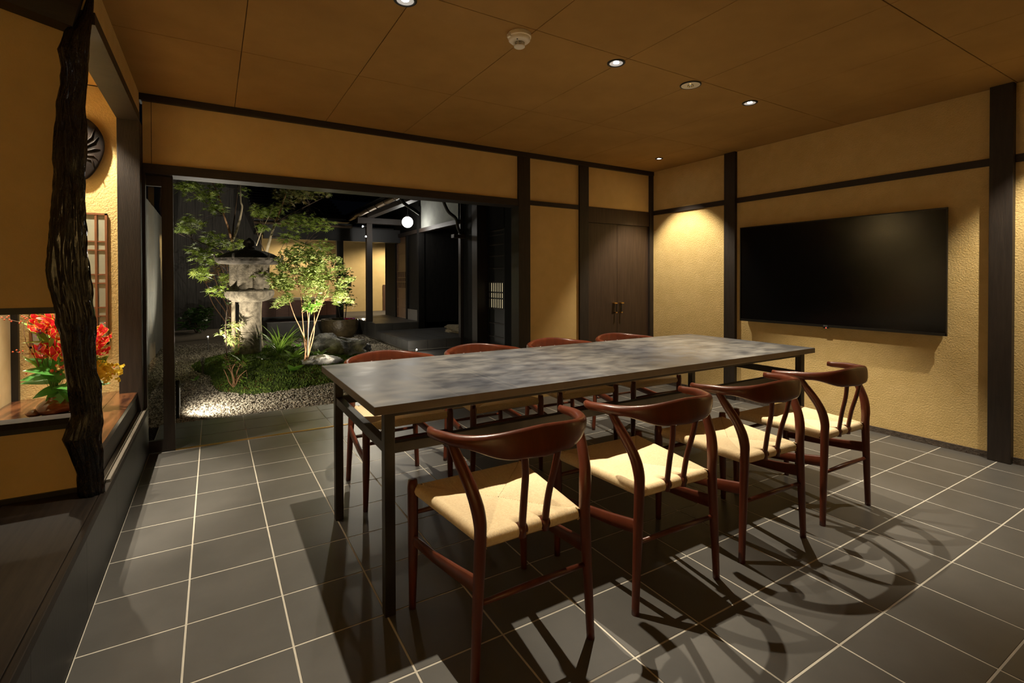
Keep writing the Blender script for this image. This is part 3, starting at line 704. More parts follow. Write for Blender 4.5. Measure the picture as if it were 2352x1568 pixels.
# ---- flower arrangement on the shelf
leafm = {}
def leaf_mesh(kind, m, L=1., W=.4, curl=.15, fold=.12):
    k = (kind, m, L, W, curl)
    if k in leafm: return leafm[k]
    b = MB(); rows = 6
    if kind == 'blade':
        for i in range(rows + 1):
            t = i / rows; wd = W / 2 * math.sin(PI * min(1, (.08 + .92 * t)) ** .8) ** .9 if t < 1 else 0; z = -curl * L * t * t
            b.v += [(-wd, L * t, z + fold * wd), (0, L * t, z), (wd, L * t, z + fold * wd)]
        for i in range(rows):
            a = i * 3; b.f += [(a, a + 1, a + 4, a + 3), (a + 1, a + 2, a + 5, a + 4)]; b.mi += [0, 0]
    elif kind == 'wavy':
        rows = 8
        for i in range(rows + 1):
            t = i / rows; wd = W / 2 * (math.sin(PI * (.06 + .94 * t)) ** .7 if t < 1 else 0)
            y = L * math.sin(t * 1.9) / 1.9 * 1.15; z = curl * L * (1 - math.cos(t * 2.4)) ; q = .12 * W * math.sin(t * 22)
            b.v += [(-wd, y, z + q), (0, y, z - .03 * L), (wd, y, z - q)]
        for i in range(rows):
            a = i * 3; b.f += [(a, a + 1, a + 4, a + 3), (a + 1, a + 2, a + 5, a + 4)]; b.mi += [0, 0]
    elif kind == 'maple':
        pts = [(0, 0)]
        for a, r_ in ((-150, .42), (-118, .18), (-78, .72), (-58, .27), (-35, .95), (-18, .34), (0, 1.08), (18, .34), (35, .95), (58, .27), (78, .72), (118, .18), (150, .42)):
            pts.append((math.sin(math.radians(a)) * r_ * W, math.cos(math.radians(a)) * r_ * L))
        b.v = [(x, y + .2 * L, -curl * (x * x + y * y) / max(L, 1e-6)) for x, y in pts]
        for i in range(1, len(pts) - 1): b.f.append((0, i, i + 1)); b.mi.append(0)
    me = b.mesh(kind + '_leaf', m, True); leafm[k] = me; return me
def orient(d, roll=0., upv=(0, 0, 1)):
    """rotation whose +Y is d and whose +Z leans up"""
    y = Vector(d).normalized(); z = Vector(upv) - y * y.dot(Vector(upv))
    if z.length < 1e-4: z = y.orthogonal()
    z.normalize(); x = y.cross(z); m = Matrix((x, y, z)).transposed(); return m @ Matrix.Rotation(roll, 3, 'Y')
def put(name, me, parent, p, d, sc=1., roll=0., upv=(0, 0, 1)):
    o = link(name, me, parent); o.matrix_basis = Matrix.Translation(p) @ (orient(d, roll, upv) @ Matrix.Scale(sc, 3)).to_4x4(); return o
vb = onZ(128, 948, .466)
fa = empty('flower_arrangement', vb); tag(fa, 'flower arrangement of red lilies and yellow sprays in a brown gourd vase', 'flowers')
def FP(px, py, dy=0.): return onY(px, py, vb.y + dy) - vb
wob_ = lambda a, z: 1 + .10 * math.sin(2 * a + z * 30) + .07 * math.cos(3 * a)
b = MB(); b.lathe([(.052, 0), (.072, .012), (.080, .032), (.070, .055), (.050, .072), (.036, .082), (.040, .092), (.034, .092), (.03, .07)], 28, wob=wob_, capt=True); b.build('vase', 'vase_glaze', fa, smooth=True)
b = MB(); b.lathe([(.0, 0), (.03, .004), (.038, .018), (.028, .034), (.0, .040)], 18, c=(-.070, -.03, 0), wob=lambda a, z: 1 + .25 * math.cos(a - 3.4), capb=False, capt=False); b.build('vase_foot', 'vase_glaze', fa, smooth=True)
neck = Vector((0, 0, .085))
def stem(p, r_=.0018, m='arr_leaf', name='stem', bend=.02):
    mid = neck.lerp(p, .5) + Vector((R.uniform(-bend, bend), R.uniform(-bend, bend), .02))
    return MB().tube(smooth_path([neck, mid, p], 4), r_, 6).build(name, m, fa, smooth=True)
RF = random.Random(5)
# broad green leaves low down
for (px, py, dx, dz, L_) in ((118, 893, -.5, -.1, .085), (105, 872, -1, .25, .10), (112, 850, -1, .5, .10), (130, 905, -.2, -.45, .09), (150, 880, .3, .1, .08), (125, 860, -.6, .7, .09), (98, 862, -1, .1, .09),
                             (140, 850, -.1, .8, .10), (155, 900, .5, -.4, .08), (200, 890, 1, -.15, .09), (215, 880, 1, .2, .08), (110, 835, -1, .8, .10), (135, 915, -.6, -.7, .075), (170, 905, .6, -.3, .08)):
    p = FP(px, py, RF.uniform(-.05, .03)); o = put('leaf', leaf_mesh('blade', 'arr_leaf', 1, .48, .25), fa, p - Vector((dx, 0, dz)).normalized() * L_ * .5, (dx, RF.uniform(-.6, -.2), dz), L_ * 1.45, RF.uniform(-.4, .4), (.4, -1, .9)); stem(p - Vector((dx, 0, dz)).normalized() * L_ * .5)
for k in range(14):
    p = FP(RF.uniform(85, 150), RF.uniform(760, 850), RF.uniform(-.04, .06)); put('long_leaf', leaf_mesh('blade', 'arr_leaf_light', 1, .16, .3), fa, p, (RF.uniform(-1, .3), RF.uniform(-.5, .3), RF.uniform(.2, 1)), RF.uniform(.08, .13), RF.uniform(-.5, .5), (.3, -1, .6)); stem(p, .0012)
# lilies with wavy red petals edged yellow
def petal_mesh():
    if 'lilypetal' in leafm: return leafm['lilypetal']
    b = MB(); rows = 12
    for i in range(rows + 1):
        t = i / rows; wd = .16 * (math.sin(PI * (.10 + .90 * t)) ** .6 if t < 1 else .01)
        ang = 2.5 * t; y = .10 + .42 * math.sin(ang) ; z = .46 * (1 - math.cos(ang))
        for c_ in (-1, -.84, 0, .84, 1):
            q = .055 * math.sin(t * 19 + (0 if c_ < 0 else 1.2)) * abs(c_) ** 2
            b.v.append((c_ * wd, y + q * math.sin(ang), z + q * math.cos(ang) + .03 * abs(c_)))
    for i in range(rows):
        for j in range(4):
            a = i * 5 + j; b.f.append((a, a + 1, a + 6, a + 5)); b.mi.append(1 if (j in (0, 3) or i < 1) else 0)
    leafm['lilypetal'] = b.mesh('lily_petal', ['petal_red', 'petal_yellow'], True); return leafm['lilypetal']
def lily(p, d, s_):
    t = link('lily', MB().lathe([(.0, -.10), (.05, .0), (.03, .12)], 10, capb=False, capt=True).mesh('lily_core', 'petal_cream', True), fa)
    t.matrix_basis = Matrix.Translation(p) @ (orient(d) @ Matrix.Scale(s_, 3)).to_4x4() @ Matrix.Rotation(-PI / 2, 4, 'X')
    for k in range(6):
        o = link('petal', petal_mesh(), t); o.matrix_basis = Matrix.Rotation(2 * PI * k / 6 + .2, 4, 'Z') @ Matrix.Rotation(RF.uniform(-.15, .15), 4, 'X')
    for k in range(5):
        a = 2 * PI * k / 5; o = link('stamen', MB().tube([(0, 0, 0), (.25 * math.cos(a), .25 * math.sin(a), -.08), (.42 * math.cos(a), .42 * math.sin(a), -.16)], .012, 5).mesh('stamen', 'arr_leaf_light', True), t)
for (px, py, s_, dx) in ((112, 745, .105, -.3), (118, 760, .09, .1), (104, 752, .085, -.6), (125, 808, .10, .0), (112, 812, .09, -.4), (135, 822, .085, .3), (222, 778, .09, .5), (215, 768, .08, .2), (222, 805, .08, .6), (208, 800, .08, .1), (132, 772, .08, .3)):
    p = FP(px, py, RF.uniform(-.06, .02)); lily(p, (dx, -.6, .55), s_); stem(p, .002, 'arr_leaf_light')
# yellow spray
sp_ = []
for k in range(110):
    p = FP(min(280, 205 + abs(RF.gauss(0, 30))), RF.gauss(848, 15), RF.uniform(-.06, .03)); sp_.append(p)
for p in sp_:
    b = MB()
    for q in range(4):
        a = RF.uniform(0, 6.3); d = Vector((math.cos(a), -.5, math.sin(a))) * .015; e = d.cross(Vector((0, 1, 0))).normalized() * .010
        b.add([(0, 0, 0), tuple(d * .6 + e), tuple(d * 1.15), tuple(d * .6 - e)], [(0, 1, 2, 3)])
    o = b.build('spray_flower', 'petal_yellow', fa); o.location = p
for (px, py) in ((278, 852), (262, 835), (245, 828), (235, 850), (250, 862), (222, 830), (228, 895)): stem(FP(px, py, -.02), .0012, 'arr_leaf_light', 'spray_stem')
for k in range(12):
    b = MB(); p = FP(RF.uniform(118, 150), RF.uniform(838, 862), RF.uniform(-.07, -.03)); b.lathe([(.0, -.008), (.007, -.004), (.009, .002), (.005, .009), (.0, .010)], 10, capb=False, capt=False)
    o = b.build('bud', RF.choice(['petal_pink', 'petal_cream', 'berry']), fa, smooth=True); o.location = p; stem(p, .001)
for (px, py) in ((88, 760), (92, 765), (85, 768), (120, 783), (92, 798), (118, 790), (214, 757), (90, 800)):
    p = FP(px, py, RF.uniform(-.05, .02))
    t = link('purple_flower', MB().lathe([(.0, -.008), (.006, .0), (.004, .006)], 8, capb=False).mesh('purple_core', 'petal_purple', True), fa, p)
    for q in range(7):
        a = 2 * PI * q / 7; put('petal', leaf_mesh('blade', 'petal_purple', 1, .5, -.2), t, (0, 0, 0), (math.cos(a), -.4, math.sin(a)), .018)
    stem(p, .001)
for k in range(9):
    p = FP(RF.uniform(212, 240), RF.uniform(815, 835), -.03); put('leaf', leaf_mesh('blade', 'arr_leaf_light', 1, .5, .2), fa, p, (RF.uniform(-.2, 1), -.3, RF.uniform(-.2, .6)), .05, RF.uniform(-.5, .5))
# bare twigs with berries
for pl_ in ([(90, 845), (80, 820), (62, 790), (56, 765), (54, 742), (60, 730)], [(90, 840), (78, 800), (72, 765), (66, 735), (52, 722)], [(95, 835), (112, 790), (118, 772)], [(68, 812), (52, 812), (38, 808)], [(228, 770), (236, 752), (238, 745)], [(226, 790), (240, 760), (236, 742)]):
    P_ = [FP(x, y, -.03 + .01 * i) for i, (x, y) in enumerate(pl_)]
    MB().tube(smooth_path(P_, 4), lambda t: .0026 - .0015 * t, 6).build('twig', 'twig', fa, smooth=True)
for (px, py) in [(30 + RF.uniform(-1, 1) * 4, 808), (38, 804), (45, 809), (52, 806), (4, 729), (10, 734), (16, 729), (22, 734), (26, 738), (58, 732), (48, 738), (45, 742), (62, 730), (55, 728), (68, 734), (50, 726), (60, 858), (64, 853), (20, 726), (241, 742), (262, 843), (258, 858)]:
    MB().lathe([(.0, -.0045), (.0042, -.001), (.0038, .002), (.0, .0048)], 8, c=tuple(FP(px, py, -.02)), capb=False, capt=False).build('berry', 'berry', fa, smooth=True)
MB().tube(smooth_path([FP(56, 742, -.02), FP(30, 736, -.02), FP(0, 728, -.02)], 4), .0012, 6).build('twig', 'twig', fa, smooth=True)
#SECTION3
# ================================================================== the garden
RG = random.Random(11)
GZ = -.012
def mound_h(x, y):
    dx, dy = (x - .86) / 1.12, (y - 7.62) / 1.70
    a = math.atan2(dy, dx); edge = 1 + .10 * math.sin(3 * a + 1) + .06 * math.sin(5 * a)
    q = (dx * dx + dy * dy) / edge ** 2
    if q >= 1: return 0.
    return .17 * (1 - q) ** .65 * (1 + .35 * mnoise.noise(Vector((x * 2.2, y * 2.2, 3)))) + .02 * mnoise.noise(Vector((x * 9, y * 9, 1)))
gb = struct('ground_gravel', -.95, 2.83, 5.0, 14.4, -.12, GZ, 'gravel_bed', 'grey gravel ground of the courtyard garden', 'ground')
struct('ground_soil', -6, 12, 4.26, 22, -.30, -.125, 'soil', 'dark earth under the courtyard', 'ground')
struct('ground_side', 2.83, XR + 1.2, 5.0, 8.1, -.12, -.012, 'tile_dark', 'dark paved strip in front of the entrance step', 'ground')
# loose pebbles
def pebbles(n, seed, zone):
    rg = np.random.default_rng(seed); t = rg.random(n)
    y = zone[0] + (zone[1] - zone[0]) * t ** 1.7; x = rg.uniform(-.80, 2.75, n)
    keep = np.array([mound_h(a, c_) < .012 for a, c_ in zip(x, y)]); x, y = x[keep], y[keep]; n = len(x)
    base = np.array([(1, 0, 0), (0, 1, 0), (-1, 0, 0), (0, -1, 0), (.2, .1, .8), (0, 0, -.6)]); s_ = rg.uniform(.006, .013, n)[:, None, None] * rg.uniform(.7, 1.25, (n, 1, 3))
    a = rg.uniform(0, 6.28, n); ca, sa = np.cos(a), np.sin(a); v = base[None] * s_
    vx = v[:, :, 0] * ca[:, None] - v[:, :, 1] * sa[:, None] + x[:, None]; vy = v[:, :, 0] * sa[:, None] + v[:, :, 1] * ca[:, None] + y[:, None]; vz = v[:, :, 2] + GZ + rg.uniform(.001, .008, n)[:, None]
    V = np.stack([vx, vy, vz], 2).reshape(-1, 3); f = np.array([(0, 1, 4), (1, 2, 4), (2, 3, 4), (3, 0, 4), (1, 0, 5), (2, 1, 5), (3, 2, 5), (0, 3, 5)])
    Fc = (f[None] + (np.arange(n) * 6)[:, None, None]).reshape(-1, 3)
    return V, Fc
Va, Fa = pebbles(26000, 1, (4.97, 11)); Vb, Fb = pebbles(16000, 2, (4.97, 11))
me = bpy.data.meshes.new('loose_gravel'); me.from_pydata(np.vstack([Va, Vb]).tolist(), [], np.vstack([Fa, Fb + len(Va)]).tolist())
me.materials.append(MATS['gravel_a']); me.materials.append(MATS['gravel_b']); me.polygons.foreach_set('material_index', [0] * len(Fa) + [1] * len(Fb))
tag(link('loose_gravel', me), 'loose pale and dark pebbles covering the courtyard ground', 'gravel', kind='stuff')
# moss mound
b = MB(); nx, ny = 90, 120
for j in range(ny + 1):
    for i in range(nx + 1):
        x = -.6 + 2.9 * i / nx; y = 5.6 + 4.1 * j / ny; h = mound_h(x, y); b.v.append((x, y, GZ + h if h > .004 else GZ - .03))
for j in range(ny):
    for i in range(nx):
        a = j * (nx + 1) + i; f = (a, a + 1, a + nx + 2, a + nx + 1)
        if max(b.v[q][2] for q in f) > GZ: b.f.append(f); b.mi.append(0)
mm = b.build('moss_mound', 'moss', smooth=True); tag(mm, 'low mossy mound under the stone lantern and shrubs', 'moss')
def scatter_blades(name, n, m, seed, hgt, parent, cond=lambda x, y: True):
    rg = random.Random(seed); b = MB()
    while len(b.f) < n * 3:
        x, y = rg.uniform(-.3, 2.1), rg.uniform(5.85, 9.4); h = mound_h(x, y)
        if h < .015 or not cond(x, y): continue
        a = rg.uniform(0, 6.3); r_ = rg.uniform(.008, .016); hh = rg.uniform(.5, 1.) * hgt; z = GZ + h - .006
        lx, ly = rg.uniform(-.01, .01), rg.uniform(-.01, .01)
        b.add([(x + r_ * math.cos(a + q), y + r_ * math.sin(a + q), z) for q in (0, 2.1, 4.2)] + [(x + lx, y + ly, z + hh)], [(0, 1, 3), (1, 2, 3), (2, 0, 3)])
    o = b.build(name, m, parent); o['kind'] = 'stuff'; return o
scatter_blades('moss_tufts', 14000, 'moss_tuft', 3, .030, mm)
scatter_blades('brown_moss', 2500, 'moss_brown', 4, .022, mm, lambda x, y: mnoise.noise(Vector((x * 2, y * 2, 7))) > .12)

# ---- stone lantern
lb_ = onZ(575, 812, .13); Ls = (Vector((lb_.x, lb_.y, 0)) @ Vector((_s, _c, 0))) / F     # metres per pixel there
lz0 = mound_h(lb_.x, lb_.y) + GZ - .05
ln = empty('stone_lantern', (lb_.x, lb_.y, lz0)); tag(ln, 'tall weathered stone garden lantern on the moss mound', 'stone lantern')
def lz(py): return .13 + (812 - py) * Ls - lz0
wl = lambda a, z: 1 + .02 * math.sin(5 * a + z * 9) + .015 * math.sin(9 * a - z * 21)
rsh = 22.5 * Ls
b = MB(); b.lathe([(rsh * 1.02, 0), (rsh, lz(780)), (rsh, lz(769)), (rsh * 1.07, lz(767)), (rsh * 1.07, lz(762)), (rsh * .98, lz(760)), (rsh * .97, lz(720)), (rsh * .97, lz(700)), (rsh * 1.04, lz(697)), (rsh * 1.0, lz(692))], 28, wob=wl); b.build('shaft', 'stone', ln, smooth=True, auto=40)
hexw = lambda a, z: math.cos(PI / 6) / math.cos((a % (PI / 3)) - PI / 6) * 1.02
R_ = 50 * Ls
b = MB(); b.lathe([(R_ * .52, lz(693)), (R_ * .80, lz(688)), (R_ * .96, lz(682)), (R_ * 1.0, lz(676)), (R_ * 1.0, lz(668)), (R_ * .88, lz(664))], 36, wob=hexw); b.build('middle_platform', 'stone', ln, smooth=True, auto=35)
R_ = 37 * Ls; zb0, zb1 = lz(664), lz(604)
for k in range(6):      # firebox: six corner piers with window openings between
    a0 = PI / 3 * k; ax, ay = R_ * math.cos(a0), R_ * math.sin(a0)
    MB().lathe([(R_ * .34, zb0), (R_ * .33, (zb0 + zb1) / 2), (R_ * .34, zb1)], 10, c=(ax * .78, ay * .78, 0)).build('firebox_pier', 'stone', ln, smooth=True, auto=40)
for k in range(6):
    a0 = PI / 3 * k + PI / 6; d = Vector((math.cos(a0), math.sin(a0), 0)); t_ = Vector((-d.y, d.x, 0)); c_ = d * R_ * .80
    for za, zb in ((zb0, zb0 + (zb1 - zb0) * .22), (zb0 + (zb1 - zb0) * .80, zb1)) if k in (3, 0) else ((zb0, zb1),):
        vs = []
        for z in (za, zb):
            for q, e in ((-1, -.1), (1, -.1), (1, .06), (-1, .06)): vs.append(c_ + t_ * q * R_ * .42 + d * e * R_ + Vector((0, 0, z)))
        MB().add(vs, [(0, 3, 2, 1), (4, 5, 6, 7), (0, 1, 5, 4), (1, 2, 6, 5), (2, 3, 7, 6), (3, 0, 4, 7)]).build('firebox_panel', 'stone', ln)
R_ = 63 * Ls
capw = lambda a, z: (1 + .10 * max(0, math.cos(6 * a)) ** 3) * (1 + .01 * math.sin(11 * a))
b = MB(); b.lathe([(R_ * .55, lz(608)), (R_ * .90, lz(606)), (R_ * 1.0, lz(600)), (R_ * .99, lz(593)), (R_ * .86, lz(588)), (R_ * .70, lz(582)), (R_ * .50, lz(577)), (R_ * .30, lz(574)), (R_ * .18, lz(572))], 48, wob=capw); b.build('roof_cap', 'stone_dark', ln, smooth=True, auto=50)
for k in range(6):
    a0 = PI / 3 * k
    p_ = [(R_ * r_ * math.cos(a0), R_ * r_ * math.sin(a0), lz(y_)) for r_, y_ in ((.80, 594), (.98, 596), (1.08, 592), (1.10, 584))]
    MB().tube(smooth_path(p_, 4), lambda t: R_ * (.07 - .035 * t), 8).build('cap_scroll', 'stone_dark', ln, smooth=True)
b = MB(); b.lathe([(10 * Ls, lz(575)), (13 * Ls, lz(571)), (12 * Ls, lz(568)), (8 * Ls, lz(566)), (12 * Ls, lz(563)), (13.5 * Ls, lz(558)), (11 * Ls, lz(553)), (5 * Ls, lz(549)), (2 * Ls, lz(546))], 24, capt=True); b.build('finial', 'stone_dark', ln, smooth=True)

# ---- plants
LT = {}
def ltemplate(kind, W, curl):
    k = (kind, W, curl)
    if k not in LT:
        me = leaf_mesh(kind, 'maple_leaf', 1., W, curl); LT[k] = (np.array([v.co[:] for v in me.vertices]), [tuple(p.vertices) for p in me.polygons])
    return LT[k]
def foliage(root, pts, kind, m, size, W=.4, curl=.2, seed=0, hero=0, flat=.6, droop=-.15, name='foliage'):
    """pts: list of world points; leaves around them.  The nearest ones become parts of their own."""
    rg = random.Random(seed); V0, F0 = ltemplate(kind, W, curl); vs = []; fs = []; ol = Vector(world(root).translation)
    order = sorted(range(len(pts)), key=lambda i: pts[i].y)[:hero]; hs_ = set(order)
    me = leaf_mesh(kind, m, 1., W, curl)
    for i, p in enumerate(pts):
        a = rg.uniform(0, 2 * PI); d = Vector((math.cos(a), math.sin(a), rg.gauss(droop, .35))); upv = Vector((rg.gauss(0, flat), rg.gauss(0, flat), 1)); s_ = size * rg.uniform(.65, 1.2)
        M_ = orient(d, 0, upv) @ Matrix.Scale(s_, 3)
        if i in hs_:
            o = link('leaf', me, root); o.matrix_basis = Matrix.Translation(p - ol) @ M_.to_4x4(); continue
        A = np.array(M_); n0 = len(vs); vs.extend((V0 @ A.T + np.array(p - ol)).tolist()); fs.extend([tuple(q + n0 for q in f) for f in F0])
    if vs:
        me2 = bpy.data.meshes.new(name); me2.from_pydata(vs, [], fs); me2.materials.append(MATS[m]); o = link(name, me2, root); o['kind'] = 'stuff'; return o
def ell(px, py, rx, ry, n, Y, dY, rg):
    out = []
    for _ in range(n):
        while True:
            u, v, q = rg.uniform(-1, 1), rg.uniform(-1, 1), rg.uniform(-1, 1)
            if u * u + v * v + q * q < 1: break
        out.append(onY(px + u * rx, py + v * ry, Y + q * dY))
    return out
def branch(root, pxs, Y, r0, r1, m, name='branch', dY=0., base=None):
    pts = [onY(x, y, Y + dY * i / max(1, len(pxs) - 1)) for i, (x, y) in enumerate(pxs)]
    if base is not None: pts[0] = Vector(base)
    o = MB().tube([p - Vector(root.location) for p in smooth_path(pts, 4)], lambda t: r0 + (r1 - r0) * t, 7).build(name, m, root, smooth=True); return o
def twigs(root, pts, anchors, r_, m, rg, n):
    b = MB(); ol = Vector(root.location)
    for _ in range(n):
        p = rg.choice(pts); a = min(anchors, key=lambda q: (q - p).length + rg.uniform(0, .15)); mid = a.lerp(p, .5) + Vector((rg.uniform(-.03, .03), rg.uniform(-.03, .03), rg.uniform(0, .05)))
        b.tube([a - ol, mid - ol, p - ol], [r_, r_ * .7, r_ * .4], 4)
    o = b.build('twigs', m, root, smooth=True); o['kind'] = 'stuff'; return o

# maple by the lantern, left tree
rg = random.Random(21)
YM = 8.95; mb = Vector((onY(536, 800, YM).x, YM, mound_h(onY(536, 800, YM).x, YM) + GZ - .01))
t = empty('maple_tree', mb); tag(t, 'slender maple with pale trunk spreading left behind the stone lantern', 'tree')
branch(t, [(536, 800), (536, 740), (535, 660), (534, 600), (533, 556)], YM, .034, .022, 'bark_pale', 'trunk', base=mb)
branch(t, [(533, 556), (525, 525), (515, 495), (502, 450), (488, 420), (470, 405)], YM, .020, .005, 'bark_brown', dY=-.4)
branch(t, [(533, 556), (545, 525), (556, 478), (553, 462), (552, 420), (553, 380)], YM, .020, .008, 'bark_pale')
branch(t, [(533, 562), (536, 520), (540, 490), (546, 436), (548, 390)], YM, .014, .005, 'bark_dark', dY=.4)
branch(t, [(533, 600), (505, 575), (470, 560), (430, 545), (408, 535)], YM, .010, .003, 'bark_dark', dY=-.6)
branch(t, [(534, 640), (510, 610), (480, 600), (440, 595)], YM, .009, .003, 'bark_dark', dY=-.7)
branch(t, [(515, 495), (480, 470), (440, 440), (405, 430)], YM, .009, .003, 'bark_dark', dY=-.8)
clA = [(400 + 60, 440, 50, 22, 60, -.2), (432, 428, 34, 13, 95, -.5), (478, 450, 30, 18, 70, -.4), (495, 478, 28, 12, 55, -.3), (438, 508, 36, 18, 80, .1), (424, 528, 22, 9, 30, -.5), (490, 550, 26, 22, 75, 0), (475, 590, 42, 18, 120, -.5), (520, 562, 16, 12, 30, -.2),
       (462, 628, 22, 18, 80, -.7), (500, 668, 28, 12, 45, -.6), (445, 572, 20, 10, 30, -.3), (550, 560, 22, 14, 40, .2), (520, 640, 16, 16, 30, -.3), (505, 425, 16, 10, 22, -.3), (565, 440, 10, 14, 10, .1)]
pts = []
for (x, y, rx, ry, n, dy) in clA: pts += ell(x, y, rx, ry, int(n * 1.1), YM + dy, .45, rg)
foliage(t, pts, 'maple', 'maple_leaf', .082, .95, .10, 5, hero=220, flat=.45)
anch = [onY(x, y, YM) for x, y in ((502, 450), (515, 495), (530, 550), (480, 560), (440, 545), (480, 600), (450, 440), (505, 610))]
twigs(t, pts, anch, .004, 'bark_dark', rg, 70)
# maple, right tree behind the lantern
YN = 9.35; mb = Vector((onY(600, 800, YN).x, YN, max(0, mound_h(onY(600, 800, YN).x, YN)) + GZ - .01))
t = empty('maple_tree', mb); tag(t, 'reddish tipped maple leaning right from behind the stone lantern', 'tree')
branch(t, [(590, 800), (596, 720), (605, 620), (611, 584), (622, 543), (633, 510)], YN, .034, .018, 'bark_pale', 'trunk', base=mb)
branch(t, [(633, 510), (650, 467), (658, 441), (664, 400)], YN, .016, .006, 'bark_brown', dY=-.3)
branch(t, [(633, 510), (670, 490), (710, 470), (740, 455)], YN, .011, .003, 'bark_dark', dY=-.5)
branch(t, [(589, 564), (604, 523), (620, 492), (628, 470)], YN, .008, .004, 'bark_pale', dY=-.2)
branch(t, [(622, 543), (660, 545), (700, 560), (745, 575)], YN, .009, .003, 'bark_dark', dY=-.5)
branch(t, [(611, 584), (600, 560), (580, 500), (575, 470)], YN, .008, .003, 'bark_dark', dY=.3)
clB = [(618, 482, 42, 18, 170, 0), (690, 512, 52, 24, 240, -.2), (742, 515, 30, 16, 60, -.3), (604, 524, 16, 10, 30, -.2), (700, 578, 50, 24, 240, -.5), (745, 565, 24, 16, 50, -.5), (660, 545, 26, 12, 50, -.3), (602, 628, 30, 11, 55, -1.2), (640, 640, 18, 10, 25, -1.2)]
pts = []
for (x, y, rx, ry, n, dy) in clB: pts += ell(x, y, rx, ry, n, YN + dy, .45, rg)
foliage(t, pts, 'maple', 'maple_leaf', .082, .95, .10, 6, hero=120, flat=.45)
pr = []
for (x, y, rx, ry, n) in ((668, 448, 44, 20, 170), (718, 440, 50, 18, 150), (650, 470, 30, 12, 30), (580, 475, 12, 10, 10)): pr += ell(x, y, rx, ry, n, YN, .5, rg)
foliage(t, pr, 'maple', 'maple_leaf_red', .076, .95, .10, 7, hero=50, flat=.5, name='reddish_foliage')
twigs(t, pts + pr, [onY(x, y, YN) for x, y in ((633, 510), (650, 467), (710, 470), (660, 545), (700, 560), (604, 523), (740, 455))], .004, 'bark_dark', rg, 70)

def shrub(name, label, base, stems, clusters, Y, leaf, m, size, W, bark, r0, seed, hero=40, dY=.25, ntw=40, curl=.2, flat=.7, droop=.1):
    rg = random.Random(seed); t = empty(name, base); tag(t, label, 'shrub' if 'plant' not in label else 'plant')
    anch = []
    for s_ in stems:
        branch(t, s_, Y, r0, r0 * .45, bark, 'stem', dY=rg.uniform(-.15, .15), base=Vector(base) + Vector((rg.uniform(-.03, .03), rg.uniform(-.03, .03), 0))); anch += [onY(x, y, Y) for x, y in s_[1:]]
    pts = []
    for (x, y, rx, ry, n) in clusters: pts += ell(x, y, rx, ry, n, Y + rg.uniform(-.08, .08), dY, rg)
    if anch and ntw: twigs(t, pts, anch, r0 * .4, bark, rg, ntw)
    foliage(t, pts, leaf, m, size, W, curl, seed + 1, hero, flat, droop); return t
def gpos(px, py, z=None):
    """ground point under a pixel, following the mound"""
    p = onZ(px, py, 0.)
    for _ in range(6): p = onZ(px, py, mound_h(p.x, p.y) + GZ)
    return p
rgb_ = random.Random(77); BRC = []
for k in range(62):      # many small sprays with gaps, denser in the middle and right
    a_, q_ = rgb_.uniform(0, 2 * PI), rgb_.random() ** .6
    x_, y_ = 714 + 84 * q_ * math.cos(a_), 648 + 62 * q_ * math.sin(a_)
    BRC.append((x_, y_, rgb_.uniform(8, 22), rgb_.uniform(6, 13), int(rgb_.uniform(60, 125))))
for (x_, y_) in ((640, 596), (655, 582), (668, 590), (690, 578), (712, 584), (762, 592), (776, 598), (628, 655), (622, 640), (636, 700), (800, 690), (806, 640)): BRC.append((x_, y_, 12, 9, 50))
g = gpos(702, 836)
shrub('bright_shrub', 'airy bright green shrub with several bare stems right of the stone lantern', g,
      [[(702, 836), (702, 790), (690, 755), (676, 725), (664, 690)], [(703, 836), (705, 785), (708, 740), (704, 690), (706, 640)], [(704, 836), (712, 780), (728, 730), (742, 690), (756, 640)], [(702, 830), (698, 770), (694, 720), (690, 660)], [(704, 832), (720, 770), (722, 715), (726, 650)]],
      BRC,
      g.y, 'blade', 'bright_leaf', .054, .30, 'bark_brown', .0095, 31, hero=120, dY=.42, ntw=160, flat=.9, droop=.25)
g = Vector((onY(788, 742, 11.05).x, 11.05, GZ))
shrub('camellia_shrub', 'dark glossy-leaved shrub standing behind the stone basin', g, [[(790, 742), (788, 710), (784, 670), (780, 630)], [(790, 742), (796, 700), (798, 650)], [(789, 742), (776, 700), (768, 650)]],
      [(790, 640, 24, 30, 130), (796, 680, 22, 24, 110), (775, 610, 20, 18, 60), (745, 565, 14, 12, 30), (752, 578, 10, 10, 20), (800, 700, 18, 10, 40)], g.y - .1, 'blade', 'glossy_leaf', .085, .42, 'bark_dark', .012, 33, hero=60, dY=.35)
g = gpos(536, 772)
shrub('azalea_shrub', 'brown many-stemmed shrub with yellow-green tips left of the stone lantern', g,
      [[(536, 772), (520, 720), (492, 680), (473, 652)], [(536, 772), (525, 715), (505, 670), (490, 630)], [(536, 772), (528, 710), (512, 660), (498, 615)], [(537, 772), (530, 705), (520, 650), (508, 610)], [(536, 772), (532, 700), (526, 650), (520, 600)], [(536, 772), (515, 735), (490, 700), (478, 670)]],
      [(500, 618, 26, 16, 90), (520, 600, 16, 12, 50), (480, 640, 16, 12, 50), (510, 640, 20, 12, 40)], g.y, 'blade', 'brown_leaf', .05, .4, 'bark_brown', .013, 35, hero=40, dY=.3, ntw=60)
g = gpos(538, 897)
